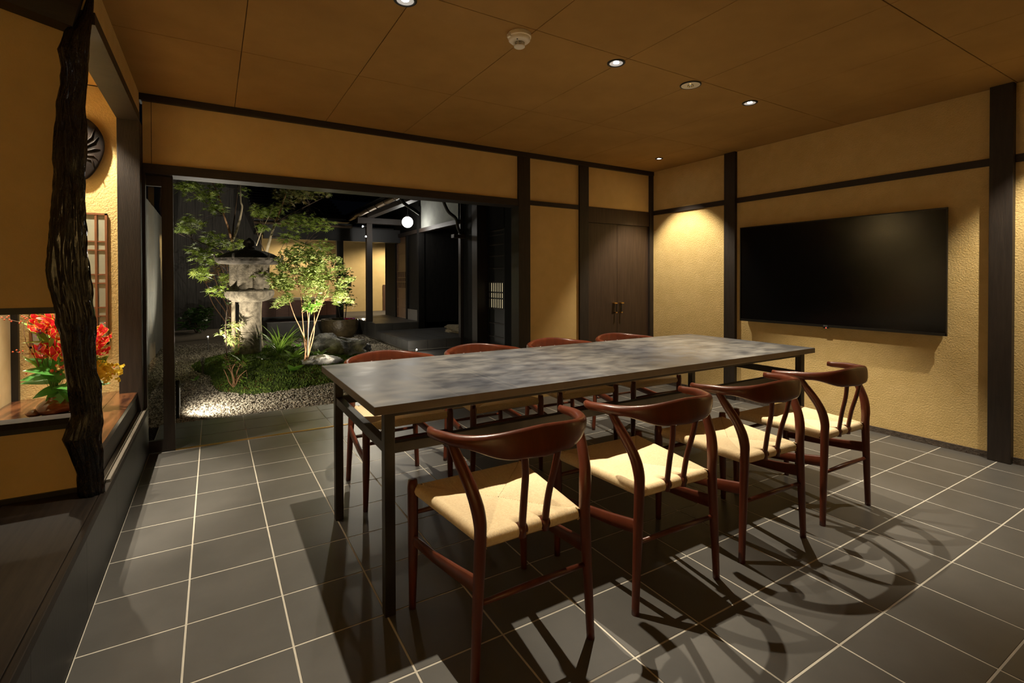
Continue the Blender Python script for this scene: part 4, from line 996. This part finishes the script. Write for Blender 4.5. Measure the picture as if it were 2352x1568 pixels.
shrub('azalea_shrub', 'small brown-stemmed shrub at the gravel edge of the moss mound', g,
      [[(538, 897), (536, 870), (528, 850), (517, 842)], [(538, 897), (534, 865), (527, 838), (523, 826)], [(538, 897), (541, 868), (548, 845), (556, 832)], [(538, 897), (537, 870), (533, 850), (540, 835)], [(538, 897), (545, 875), (552, 862), (566, 850)], [(537, 897), (528, 880), (522, 865), (514, 848)], [(538, 897), (543, 870), (545, 850), (566, 838)]],
      [(525, 830, 16, 8, 26), (552, 836, 18, 8, 24), (565, 838, 12, 8, 14), (560, 872, 16, 8, 22), (518, 842, 12, 7, 14), (548, 885, 10, 6, 8), (512, 882, 6, 5, 5), (520, 820, 20, 8, 16)], g.y, 'blade', 'grass_leaf', .040, .42, 'bark_brown', .008, 37, hero=30, dY=.15, ntw=26)
g = gpos(523, 830)
t = shrub('thin_sapling', 'thin dark bare sapling in front of the leafy plant', g, [[(523, 830), (520, 790), (518, 750), (521, 715), (524, 690)]], [(524, 694, 8, 8, 8), (520, 730, 6, 10, 5)], g.y, 'blade', 'dark_leaf', .05, .4, 'bark_dark', .009, 39, hero=6, ntw=4)
g = gpos(545, 815)
shrub('leafy_plant', 'pale leafy plant with whorls of leaves against the lantern shaft', g, [[(545, 815), (540, 780), (532, 750)], [(545, 815), (548, 780), (545, 745)], [(545, 815), (535, 790), (516, 765)], [(545, 815), (549, 795), (550, 770)]],
      [(528, 752, 22, 10, 34), (545, 745, 10, 10, 22), (512, 766, 14, 7, 22), (535, 775, 18, 12, 34), (546, 795, 9, 16, 30), (530, 785, 12, 8, 16)], g.y, 'blade', 'pale_leaf', .085, .28, 'bark_brown', .007, 41, hero=90, dY=.14, ntw=16, curl=.4, flat=.5)
g = onZ(452, 765, GZ)
shrub('dark_shrub', 'dark leafy shrub by the timber fence behind the gravel', g, [[(452, 765), (448, 740), (445, 715)], [(452, 765), (462, 735), (468, 710)], [(452, 765), (436, 740), (430, 715)]],
      [(440, 725, 24, 22, 120), (466, 722, 22, 18, 110), (455, 745, 26, 14, 90), (480, 712, 12, 10, 30), (425, 745, 12, 12, 30)], g.y, 'blade', 'dark_leaf', .15, .34, 'bark_dark', .012, 43, hero=60, dY=.5)
# low plants whose blades can be told apart
def rosette(name, label, g, n, L0, L1, W, m, seed, up=(.5, 1.2), curl=.5, kind='blade'):
    rg = random.Random(seed); t = empty(name, g); tag(t, label, 'plant')
    for k in range(n):
        a = 2 * PI * k / n + rg.uniform(-.3, .3); put('leaf', leaf_mesh(kind, m, 1., W, curl), t, (rg.uniform(-.03, .03), rg.uniform(-.03, .03), 0), (math.cos(a), math.sin(a), rg.uniform(*up)), rg.uniform(L0, L1), rg.uniform(-.3, .3))
    return t
rosette('grassy_plant', 'clump of long arching strap leaves between lantern and bright shrub', gpos(642, 812), 46, .28, .52, .05, 'grass_leaf', 51, (1.0, 4.), .5)
rosette('grassy_plant', 'smaller clump of strap leaves behind the long arching clump', gpos(664, 796), 26, .2, .36, .055, 'grass_leaf', 52, (.8, 3.), .5)
for k, (px, py, n, m_, lb) in enumerate(((626, 796, 18, 'fresh_leaf', 'low fern-like plant directly right of the lantern shaft'), (690, 800, 18, 'fresh_leaf', 'low fern-like plant between the smaller strap clump and bright shrub'), (676, 822, 14, 'grass_leaf', 'low fern-like plant in front of the smaller strap clump'),
                                         (732, 818, 14, 'grass_leaf', 'low fern-like plant at the moss edge of the craggy rock'), (610, 802, 12, 'grass_leaf', 'low fern-like plant touching the lantern shaft'), (700, 786, 16, 'grass_leaf', 'low fern-like plant behind the bright shrub stems'), (560, 836, 12, 'grass_leaf', 'low fern-like plant below the pale leafy plant'))):
    rosette('fern_plant', lb, gpos(px, py), n, .12, .24, .22, m_, 60 + k, (.3, 1.6), .35)
rosette('broad_leaf_plant', 'low broad-leaved plant in front of the stone basin', gpos(752, 800), 12, .16, .26, .42, 'fresh_leaf', 53, (.3, 1.), .3)
rosette('broad_leaf_plant', 'low broad-leaved plant at the foot of the bright shrub', gpos(718, 806), 16, .14, .26, .36, 'grass_leaf', 54, (.3, 1.4), .35)
rosette('broad_leaf_plant', 'pale spiky plant between bright shrub and rock', gpos(742, 800), 22, .10, .2, .2, 'pale_leaf', 55, (.2, 1.), .4)
rosette('three_lobed_plant', 'small flat three-leaved plant on the front of the moss', gpos(670, 852), 6, .11, .17, .55, 'fresh_leaf', 56, (.35, .8), .2)
rosette('three_lobed_plant', 'small leafy seedling on the moss below the lantern shaft', gpos(608, 828), 9, .08, .14, .45, 'dark_leaf', 57, (.3, 1.), .2)
rosette('seedling', 'tiny bright seedling on the gravel left of the mound', gpos(452, 874), 5, .06, .10, .5, 'fresh_leaf', 58, (.3, .9), .2)
p = onZ(705, 748, .60) if False else onY(712, 704, gpos(702, 836).y - .35)
t = empty('fresh_sprig', gpos(706, 834)); tag(t, 'vivid green young sprig standing before the bright shrub', 'plant')
MB().tube([(0, 0, 0), ((p.x - t.location.x) * .4, (p.y - t.location.y) * .4, (p.z - t.location.z) * .6), tuple(p - t.location)], [.005, .004, .003], 6).build('stem', 'bark_pale', t, smooth=True)
for k in range(26):
    put('leaf', leaf_mesh('blade', 'fresh_leaf', 1., .32, .3), t, p - t.location + Vector((R.uniform(-.08, .08), R.uniform(-.06, .06), R.uniform(-.05, .04))), (R.uniform(-1, 1), R.uniform(-1, .3), R.uniform(-.2, .5)), R.uniform(.06, .1), R.uniform(-.5, .5))

# ---- rocks and basin
def rock(name, label, c_, rx, ry, rz, m, seed, flat=1.):
    b = MB(); nu, nv = 36, 20; rgv = Vector((seed * 3.1, seed * 1.7, seed))
    for i in range(nv + 1):
        th = PI * i / nv
        for j in range(nu):
            a = 2 * PI * j / nu; d = Vector((math.sin(th) * math.cos(a), math.sin(th) * math.sin(a), math.cos(th)))
            q = 1 + .32 * mnoise.noise(d * 1.6 + rgv) + .16 * mnoise.noise(d * 4 + rgv) + .08 * mnoise.noise(d * 9 + rgv)
            z = d.z * rz * q; b.v.append((d.x * rx * q, d.y * ry * q, min(z, rz * flat) if flat < 1 else z))
    for i in range(nv):
        for j in range(nu): b.f.append((i * nu + j, (i + 1) * nu + j, (i + 1) * nu + (j + 1) % nu, i * nu + (j + 1) % nu)); b.mi.append(0)
    o = b.build(name, m, smooth=True, loc=c_, auto=35); tag(o, label, 'rock'); return o
g = onZ(772, 830, 0); rock('rock', 'large craggy grey rock beside the moss mound', (g.x, g.y + .25, .10), .46, .26, .24, 'rock', 2)
g = onZ(838, 806, 0); rock('rock', 'small black rock beside the craggy grey rock', (g.x, g.y + .1, .03), .13, .11, .10, 'rock_black', 5)
g = onZ(796, 792, 0); rock('flat_stone', 'flat brown stone lying in front of the stone basin', (g.x, g.y + .15, .02), .30, .22, .10, 'stone_dark', 6, .55)
g = onZ(720, 842, .1); rock('rock', 'dark low rock at the foot of the bright shrub', (g.x + .12, g.y + .15, mound_h(g.x + .12, g.y + .15)), .22, .14, .10, 'rock', 8)
bc = onZ(788, 777, 0); bs = (Vector((bc.x, bc.y, 0)) @ Vector((_s, _c, 0))) / F
t = empty('stone_basin', (bc.x, bc.y + .3, -.012)); tag(t, 'round dark stone water basin with floating flowers', 'basin')
r_ = 42 * bs; H_ = 44 * bs
MB().lathe([(r_ * .66, 0), (r_ * .86, H_ * .18), (r_ * .97, H_ * .5), (r_, H_ * .85), (r_ * .97, H_), (r_ * .84, H_), (r_ * .80, H_ * .90)], 36, capt=False, wob=lambda a, z: 1 + .03 * math.sin(3 * a + 1) + .015 * math.sin(7 * a)).build('bowl', 'basin_stone', t, smooth=True, auto=50)
mat('water', (.012, .018, .014), .04, spec=.6)
MB().lathe([(0.0, H_ * .92), (r_ * .83, H_ * .92)], 36, capb=False, capt=False).build('water', 'water', t)
for k in range(16):
    a, q = R.uniform(-.9, .9), R.uniform(.3, .8) * r_; m_ = 'petal_purple' if k < 10 else 'petal_red'
    f = link('floating_flower', MB().lathe([(.0, 0), (.02, .012), (.012, .03)], 8, capb=False).mesh('flower_core', m_, True), t, (q * math.cos(a), -q * .4 + R.uniform(-.1, .1), H_ * .93))
    for z in range(6): put('petal', leaf_mesh('blade', m_, 1, .6, -.3), f, (0, 0, .01), (math.cos(z * 1.05), math.sin(z * 1.05), .5), .055)
for k in range(14):
    a = R.uniform(0, 6.3); put('leaf', leaf_mesh('blade', 'glossy_leaf', 1, .5, .2), t, (-r_ * .5 + R.uniform(-.2, .2), R.uniform(-.2, .2), H_ * .93), (math.cos(a), math.sin(a), .3), .10)

# ---- garden lamps
def stake_lamp(g, h, label, target=None, power=10., ang=100, hood=False):
    g = Vector(g); t = empty('spike_light', g); tag(t, label, 'garden light', 'small garden spike lights')
    MB().lathe([(.013, -.02), (.013, h - .05), (.019, h - .04), (.021, h - .01), (.017, h)], 14).build('post', 'metal_post', t, smooth=True, auto=40)
    hd = g + Vector((0, 0, h + .035))
    if hood:
        d = (Vector(target) - hd).normalized(); e = d * .03
        MB().tube([tuple(-e + Vector((0, 0, h + .01))), tuple(e + Vector((0, 0, h + .01)))], [.020, .026], 14).build('hood', 'metal_post', t, smooth=True, auto=40)
        hd = g + Vector((0, 0, h + .01)) + d * .05
    else:
        MB().lathe([(.0, -.010), (.007, -.007), (.010, 0), (.007, .007), (.0, .010)], 12, c=(0, 0, h + .008), capb=False, capt=False).build('bulb', 'garden_glow', t, smooth=True)
    if target is not None: spot('spike_beam', hd, target, power, ang, .7, GARDEN, .03, t)
    else: point('spike_glow', hd, power, GARDEN, .03, t)
    return t
bsh = gpos(702, 836)
stake_lamp(onZ(478, 803, GZ), .22, 'lit spike light on the gravel behind the moss mound, near the dark shrub', target=onY(470, 520, 8.9), power=P_GARDEN * 120, ang=120)
stake_lamp(onZ(835, 762, GZ), .28, 'lit spike light beside the stone basin', power=P_GARDEN * 9)
stake_lamp(onZ(760, 796, GZ), .13, 'lit spike light at the foot of the broad-leaved plant', power=P_GARDEN * 14)
stake_lamp(onZ(957, 812, GZ), .06, 'lit spike light at the corner of the tiled entrance step', power=P_GARDEN * 3)
stake_lamp(onZ(466, 860, GZ), .17, 'hooded spike light on the gravel by the left edge of the moss mound', target=onY(492, 690, 8.3), power=P_GARDEN * 190, ang=96, hood=True)
gq = Vector((1.78, 5.9, GZ)); stake_lamp(gq, .16, 'hooded spike light at the table-side edge of the moss, aimed at the bright shrub', target=(bsh.x - .05, bsh.y + .3, 1.15), power=P_GARDEN * 420, ang=78, hood=True)
g = onZ(409, 962, GZ); t = empty('bollard_light', g); tag(t, 'slim bollard light washing the gravel beside the glass door', 'garden light')
MB().lathe([(.014, -.02), (.014, .30), (.018, .30), (.018, .33), (.012, .338)], 14).build('post', 'black_plastic', t, smooth=True, auto=40)
MB().box(.013, .017, -.010, .010, .10, .27).build('lens', 'soft_glow', t)
spot('bollard_beam', g + Vector((.05, .02, .24)), g + Vector((.55, .30, 0)), P_GARDEN * 36, 125, .8, GARDEN, .03, t)

# ================================================================== buildings around the garden
# side fence on the left: every board its own piece
XFN = -.80
f1 = empty('side_fence', (XFN, 9.5, 0)); tag(f1, 'weathered grey board fence running along the left of the gravel', 'fence')
y = 4.30; zt = onX(410, 515, XFN)
while y < 14.2:
    w_ = .15; child(box('board', XFN - .02 - R.uniform(0, .006), XFN, y, y + w_ - .004, -.10, 2.35 + R.uniform(-.004, .004), 'fence_grey'), f1); y += w_
for z in (.3, 1.2, 2.1): child(box('rail', XFN - .06, XFN - .026, 4.3, 14.2, z, z + .06, 'fence_board'), f1)
f2 = empty('back_fence', (.2, 14.35, 0)); tag(f2, 'tall dark board fence at the back of the garden', 'fence')
x = XFN - .1
while x < .95:
    child(box('board', x, x + .176, 14.30 - R.uniform(0, .008), 14.33, -.10, 3.6, 'fence_board'), f2); x += .18
for z in (.4, 1.4, 2.6): child(box('rail', XFN - .1, .95, 14.33, 14.38, z, z + .08, 'fence_board'), f2)
# rear corridor: deck, tan wall, roof
rc = empty('wall_corridor', (2.5, 14.3, 0)); tag(rc, 'lit tan plaster wall of the corridor across the garden', 'wall', kind='structure')
child(box('plaster_panel', .98, 3.10, 14.30, 14.42, .30, 2.45, 'plaster_smooth'), rc)
child(box('plaster_panel', 3.10, 6.2, 14.30, 14.42, .30, 2.45, 'plaster_smooth'), rc)
child(box('joint', 3.09, 3.11, 14.292, 14.30, .30, 2.45, 'brown_wood'), rc)
struct('floor_corridor', .95, 6.2, 11.4, 14.42, 0, .30, 'tile_dark', 'raised grey floor of the corridor across the garden', 'floor')
struct('ceiling_corridor', .9, 6.2, 11.9, 14.45, 2.36, 2.44, 'dark_wood_h', 'dark underside of the corridor roof', 'ceiling')
hx = onY(782, 735, 11.46).x
n_[0] += 1; struct('trim_%d' % n_[0], hx - .07, hx + .07, 11.45, 11.59, .30, 2.06, 'black_wood', 'black post at the front of the corridor across the garden', 'post')
n_[0] += 1; struct('trim_%d' % n_[0], .9, 6.2, 11.42, 11.62, 2.06, 2.36, 'black_wood', 'black eave beam of the corridor across the garden', 'beam')
rf = empty('roof_corridor', (2.5, 12.6, 2.5)); tag(rf, 'dark tiled roof of the corridor across the garden', 'roof', kind='structure')
for k in range(14):
    ya = 11.1 + k * .27; child(MB().box(.7, 2.62 if k < 10 else 6.3, ya, ya + .29, 2.37 + k * .10, 2.41 + k * .10).build('tile_course', 'roof_tile'), rf)
child(MB().tube([(.7, 11.07, 2.34), (2.6, 11.07, 2.34)], .03, 10).build('gutter_pipe', 'gutter', smooth=True), rf)
# red-brown counter in the corridor
xa, xb = onY(600, 700, 12.2).x, onY(776, 700, 12.2).x
t = empty('wooden_counter', ((xa + xb) / 2, 12.2, .30)); tag(t, 'long red-brown wooden counter in the corridor behind the garden', 'counter')
child(box('top_board', xa, xb, 12.05, 12.50, .74, .79, 'bark_pale', bevel=.004), t)
for k in range(6):
    q0, q1 = xa + (xb - xa) * k / 6, xa + (xb - xa) * (k + 1) / 6; child(box('front_panel', q0 + .003, q1 - .003, 12.08, 12.11, .38, .74, 'red_wood'), t)
child(box('plinth', xa + .03, xb - .03, 12.12, 12.45, .30, .74, 'black_wood'), t)
# wooden bird box on the post
g = onY(798, 648, 11.40); t = empty('bird_box', (g.x, 11.40, g.z - .10)); tag(t, 'small pale wooden bird box with pitched roof on the corridor post', 'bird box')
child(box('body', g.x - .09, g.x + .07, 11.32, 11.448, g.z - .10, g.z + .06, 'wall_cloth'), t)
b = MB().add([(g.x - .14, 11.28, g.z + .04), (g.x + .12, 11.28, g.z + .04), (g.x - .01, 11.28, g.z + .15), (g.x - .14, 11.46, g.z + .04), (g.x + .12, 11.46, g.z + .04), (g.x - .01, 11.46, g.z + .15)], [(0, 1, 2), (5, 4, 3), (0, 2, 5, 3), (1, 4, 5, 2), (0, 3, 4, 1)])
child(b.build('roof', 'wall_cloth'), t)
child(MB().tube([(g.x - .01, 11.318, g.z - .02), (g.x - .01, 11.326, g.z - .02)], .035, 14).build('hole', 'dark_slot'), t)
child(box('bracket', g.x - .04, hx + .0, 11.44, 11.452, g.z - .08, g.z - .03, 'black_wood'), t)
# corridor ceiling lamp
for (lx, ly, pw, lb) in ((4.55, 13.3, 190, 'round lit ceiling lamp over the corridor behind the entrance house'), (2.0, 13.55, 85, 'round lit ceiling lamp over the wooden counter in the corridor')):
    t = empty('corridor_lamp', (lx, ly, 2.36)); tag(t, lb, 'ceiling light')
    MB().lathe([(.06, 0), (.06, -.03), (.05, -.035)], 18, capb=False, capt=False).build('ring', 'ring_black', t, smooth=True)
    MB().lathe([(.0, -.02), (.05, -.03)], 18, capb=False, capt=False).build('bulb', 'lamp_glow', t)
    spot('corridor_beam', (lx, ly, 2.32), (lx - .2, ly + .25, 0), P_GARDEN * pw, 150, .5, WARM, .05, t)

# ---- entrance house on the right
ZU, ZL, XW = .30, .155, 3.77
te = empty('floor_terrace', (3.3, 9, 0)); tag(te, 'two-level dark tiled entrance terrace', 'terrace', kind='structure')
child(box('lower_core', 2.828, 4.9, 8.108, 10.05, -.10, ZL - .012, 'grout_dark'), te)
child(box('upper_core', 2.828, 4.9, 10.058, 14.3, -.10, ZU - .012, 'grout_dark'), te)
def rows(a, b_, st):
    o_ = []; q = a
    while q < b_ - .02: o_.append((q, min(q + st, b_))); q += st
    return o_
for z, ya, yb in ((ZL, 8.10, 10.05), (ZU, 10.05, 12.6)):
    for xa, xb in rows(2.82, 4.9, .35):
        for y1, y2 in rows(ya, yb, .32 if z == ZL else .36):
            child(box('tile', xa + .003, xb - .003, y1 + .003, y2 - .003, z - .012, z, 'tile_dark'), te)
        child(box('riser_tile', xa + .003, xb - .003, ya, ya + .008, (.0 if z == ZL else ZL) + .002, z - .014, 'tile_dark'), te)
    for y1, y2 in rows(ya, yb, .32 if z == ZL else .36):
        child(box('riser_tile', 2.82, 2.828, y1 + .003, y2 - .003, .0, z - .014, 'tile_dark'), te)
hs2 = empty('wall_entrance', (XW, 9.5, 0)); tag(hs2, 'black timber front of the entrance house', 'wall', kind='structure')
def hpart(name, *a, m='soot_wood', bevel=0.): return child(box(name, *a, m, bevel=bevel), hs2)
hpart('post', XW - .04, XW + .09, 10.03, 10.13, ZU - .15, 2.75)
hpart('wall_panel', XW + .02, XW + .06, 10.13, 10.85, ZU, 2.20)
hpart('base_board', XW - .005, XW + .03, 10.13, 10.85, ZU, ZU + .24, m='dark_wood_h')
hpart('head_beam', XW - .03, XW + .08, 8.1, 13.6, 2.19, 2.27, m='dark_wood_h')
hpart('upper_plaster', XW + .02, XW + .06, 8.1, 10.05, 2.27, 3.0, m='plaster_white')
hpart('upper_plaster', XW + .02, XW + .06, 10.05, 13.6, 2.27, 3.0)
hpart('door_post', XW - .02, XW + .09, 10.85, 10.93, ZU, 2.20)
hpart('door_post', XW - .02, XW + .09, 11.66, 11.75, ZU, 2.20)
hpart('far_panel', XW + .0, XW + .06, 11.75, 12.55, ZU, 2.20)
hpart('far_wainscot', 4.22, 6.2, 14.26, 14.30, ZU, 1.05, m='brown_wood')
hpart('recess_back', 4.9, 5.0, 7.6, 10.2, 0, 3.0)
hpart('recess_side', XW + .09, 4.9, 10.05, 10.12, ZL, 3.0)
hpart('recess_side', 3.86, 4.9, 8.02, 8.10, 0, 3.0)
hpart('recess_ceiling', 3.8, 4.95, 8.1, 10.1, 2.30, 2.36)
hpart('front_post', 3.79, 3.87, 8.08, 8.17, 0, 2.75, m='dark_wood')
hpart('front_panel', 3.84, 3.88, 7.64, 8.08, 0, 2.75)
hpart('big_post', 3.80, 4.00, 7.45, 7.64, 0, 2.95, m='dark_wood')
hpart('side_frame', 3.99, 4.06, 5.9, 6.86, 0, 2.75)
hpart('lintel', 3.98, 4.08, 6.86, 7.45, 2.02, 2.75)
hpart('upper_wall', 4.0, 4.1, 5.9, 8.1, 2.75, 3.3)
# a lattice sliding door: frame, boards between rails, lattice bars over paper
def slide_door(n, X, ya, yb, z0, z1, rails, lat, label, wood, paper, nb, rail_m=None):
    t = empty('door_%d' % n, (X, (ya + yb) / 2, z0)); tag(t, label, 'door', kind='structure')
    st = .045
    for a, b_ in ((ya, ya + st), (yb - st, yb)): child(box('stile', X - .018, X + .018, a, b_, z0, z1, wood, bevel=.002), t)
    for z in rails: child(box('rail', X - .015, X + .015, ya + st, yb - st, z - .012, z + .012, rail_m or wood, bevel=.003), t)
    zs = sorted(rails)
    for a, b_ in zip(zs, zs[1:]):
        if lat[0] <= (a + b_) / 2 <= lat[1]: child(box('paper', X + .004, X + .010, ya + st, yb - st, a + .012, b_ - .012, paper), t)
        else: child(box('panel', X - .003, X + .008, ya + st, yb - st, a + .012, b_ - .012, wood), t)
    for k in range(nb):
        y = ya + st + (yb - ya - 2 * st) * (k + .5) / nb; child(box('lattice_bar', X - .012, X + .003, y - .012, y + .012, lat[0], lat[1], wood), t)
    zm = (lat[0] + lat[1]) / 2
    for q in (-.05, .05): child(box('lattice_rail', X - .013, X + .002, ya + st, yb - st, zm + q - .010, zm + q + .010, wood), t)
def zx(px, py, X): return onX(px, py, X).z
XD = 4.02
slide_door(2, XD, 6.86, 7.45, .03, 2.02, [.05] + [zx(1138, q, XD) for q in (773, 742, 708, 648, 616, 588, 562, 540)] + [2.0], (zx(1138, 708, XD), zx(1138, 648, XD)), 'black sliding door with a lit lattice band, near the garden opening', 'black_wood', 'paper_lit', 7, 'dark_wood_h')
XD1 = XW + .03
slide_door(3, XD1, 10.93, 11.66, ZU, 2.19, [ZU + .02] + [zx(903, q, XD1) for q in (703, 684, 661, 624, 603, 585, 565)] + [2.17], (zx(903, 661, XD1), zx(903, 624, XD1)), 'brown sliding door with a dark lattice band on the terrace', 'brown_wood', 'dark_slot', 8)
# veranda post, tie beam
g = onZ(850, 738, ZU)
n_[0] += 1; struct('trim_%d' % n_[0], g.x - .06, g.x + .06, g.y, g.y + .12, ZU, 2.40, 'dark_wood', 'dark veranda post standing on the upper terrace', 'post', .003)
n_[0] += 1; struct('trim_%d' % n_[0], g.x - .25, XW - .0, g.y - .01, g.y + .13, 2.40, 2.52, 'dark_wood_h', 'tie beam from the veranda post to the entrance house', 'beam', .003)
n_[0] += 1; struct('trim_%d' % n_[0], g.x - .05, g.x + .09, 7.95, 13.6, 2.52, 2.62, 'dark_wood_h', 'eave purlin along the entrance roof', 'beam', .003)
n_[0] += 1; struct('trim_%d' % n_[0], 2.70, 4.2, 8.08, 8.22, 2.62, 2.80, 'black_wood', 'heavy beam end under the near edge of the entrance roof', 'beam', .003)
# roof: slab, rafters, tiles
ro = empty('roof_entrance', (3.4, 10.5, 2.7)); tag(ro, 'dark pitched roof over the entrance terrace', 'roof', kind='structure')
def slope(x): return 2.62 + (x - 2.78) * .42
b = MB()
for y in (7.9, 13.8):
    for x, dz in ((2.70, 0), (4.8, 0), (4.8, .05), (2.70, .05)): b.v.append((x, y, slope(x) + .06 + dz))
b.f = [(0, 1, 2, 3), (7, 6, 5, 4), (0, 4, 5, 1), (3, 2, 6, 7), (0, 3, 7, 4), (1, 5, 6, 2)]; b.mi = [0] * 6
child(b.build('roof_deck', 'dark_wood_h'), ro)
y = 7.95
while y < 13.7:
    b = MB()
    for yy in (y, y + .06):
        for x, dz in ((2.74, 0), (4.6, 0), (4.6, .06), (2.74, .06)): b.v.append((x, yy, slope(x) + dz))
    b.f = [(0, 1, 2, 3), (7, 6, 5, 4), (0, 4, 5, 1), (3, 2, 6, 7), (0, 3, 7, 4), (1, 5, 6, 2)]; b.mi = [0] * 6
    child(b.build('rafter', 'dark_wood_h'), ro); y += .36
for k in range(9):
    x = 2.66 + k * .24; z = slope(x) + .115; child(MB().add([(x, 7.86, z), (x + .26, 7.86, z + .11), (x + .26, 13.85, z + .11), (x, 13.85, z), (x, 7.86, z + .035), (x + .26, 7.86, z + .125), (x + .26, 13.85, z + .125), (x, 13.85, z + .035)],
        [(0, 3, 2, 1), (4, 5, 6, 7), (0, 1, 5, 4), (1, 2, 6, 5), (2, 3, 7, 6), (3, 0, 4, 7)]).build('tile_course', 'roof_tile'), ro)
# half-round gutter with brackets
gt = empty('rain_gutter', (2.66, 10.5, 2.56)); tag(gt, 'half-round copper-brown rain gutter along the entrance eave', 'gutter')
b = MB(); prof = [(.055 * math.cos(PI + PI * k / 10), .055 * math.sin(PI + PI * k / 10)) for k in range(11)] + [(.050 * math.cos(2 * PI - PI * k / 10), .050 * math.sin(2 * PI - PI * k / 10)) for k in range(11)]
b.sweep([(2.66, 7.9, 2.60), (2.66, 10.5, 2.585), (2.66, 13.8, 2.57)], lambda i, t: prof, upv=(0, 0, 1)); child(b.build('channel', 'gutter', smooth=True, auto=40), gt)
y = 8.2
while y < 13.8:
    child(MB().tube([(2.66 + .061 * math.cos(PI + PI * k / 8), y, 2.592 + .061 * math.sin(PI + PI * k / 8)) for k in range(9)] + [(2.74, y, 2.66)], .006, 5).build('bracket', 'ring_black', smooth=True), gt); y += .55
child(MB().tube(smooth_path([(2.66, 7.98, 2.55), (2.72, 7.98, 2.46), (2.90, 7.99, 2.36), (3.0, 8.0, 2.30)], 4), .028, 10).build('downpipe', 'black_plastic', smooth=True), gt)
# globe lamp
gl = onY(936, 510, 9.75); t = empty('globe_lamp', (gl.x, gl.y, gl.z)); tag(t, 'round white glowing globe lamp hanging under the entrance eave', 'lamp')
gr = 12.5 * (Vector((gl.x, gl.y, 0)) @ Vector((_s, _c, 0))) / F
MB().lathe([(gr * math.sin(PI * k / 16), -gr * math.cos(PI * k / 16)) for k in range(17)], 28, capb=False, capt=False).build('globe', 'globe_glow', t, smooth=True)
MB().lathe([(.03, gr * .95), (.03, gr + .03), (.008, gr + .04), (.008, slope(gl.x) + .06 - gl.z)], 12).build('stem', 'ring_black', t)
point('globe_light', (gl.x, gl.y, gl.z - gr - .02), P_GARDEN * 16, (1, .95, .86), .08, t)
# little eave spots
for k, (px, py) in enumerate(((833, 520), (840, 543))):
    q = onY(px, py, g.y - .06 - .0 * k); t = empty('eave_spot', q); tag(t, ['small lit spotlight under the tie beam beside the veranda post', 'small lit spotlight lower down on the veranda post'][k], 'spotlight', 'small spotlights by the veranda post')
    MB().tube([(0, .05, .01), (0, 0, 0)], [.022, .026], 12).build('housing', 'ring_black', t, smooth=True)
    MB().lathe([(.0, -.016), (.012, -.010), (.016, 0), (.012, .010), (.0, .016)], 10, c=(0, -.012, 0), capb=False, capt=False).build('bulb', 'garden_glow', t, smooth=True)
    child(MB().tube([tuple(q + Vector((0, .05, .01))), (max(q.x, g.x - .05), g.y + .02, q.z + .02)], .008, 6).build('arm', 'ring_black'), t)
    spot('eave_beam', q + Vector((0, -.05, 0)), (lb_.x + .9, lb_.y + .6, .6), P_GARDEN * 90, 70, .6, GARDEN, .03, t)
# curved bracket, step stone and ledge in the entrance
n_[0] += 1; t = empty('trim_%d' % n_[0], (3.80, 8.05, 2.2)); tag(t, 'curved black timber bracket on the entrance front post', 'bracket', kind='structure')
child(MB().tube(smooth_path([(3.80, 8.10, 2.02), (3.74, 8.08, 2.12), (3.70, 8.08, 2.28), (3.56, 8.1, 2.40), (3.45, 8.1, 2.62)], 5), .03, 8).build('arm', 'dark_wood', smooth=True), t)
child(box('seat', 3.62, 3.84, 7.98, 8.10, 1.93, 1.99, 'dark_wood_h'), t)
p = onZ(1000, 765, ZL)
o = rock('step_stone', 'long rough stone slab used as a step in the entrance recess', (4.32, 8.95, ZL + .055), .34, .62, .10, 'rock_tan', 9, .7)
tag(box('wooden_ledge', 4.55, 4.88, 8.35, 9.0, .80, .85, 'wall_cloth'), 'short pale wooden ledge inside the dark entrance recess', 'ledge')
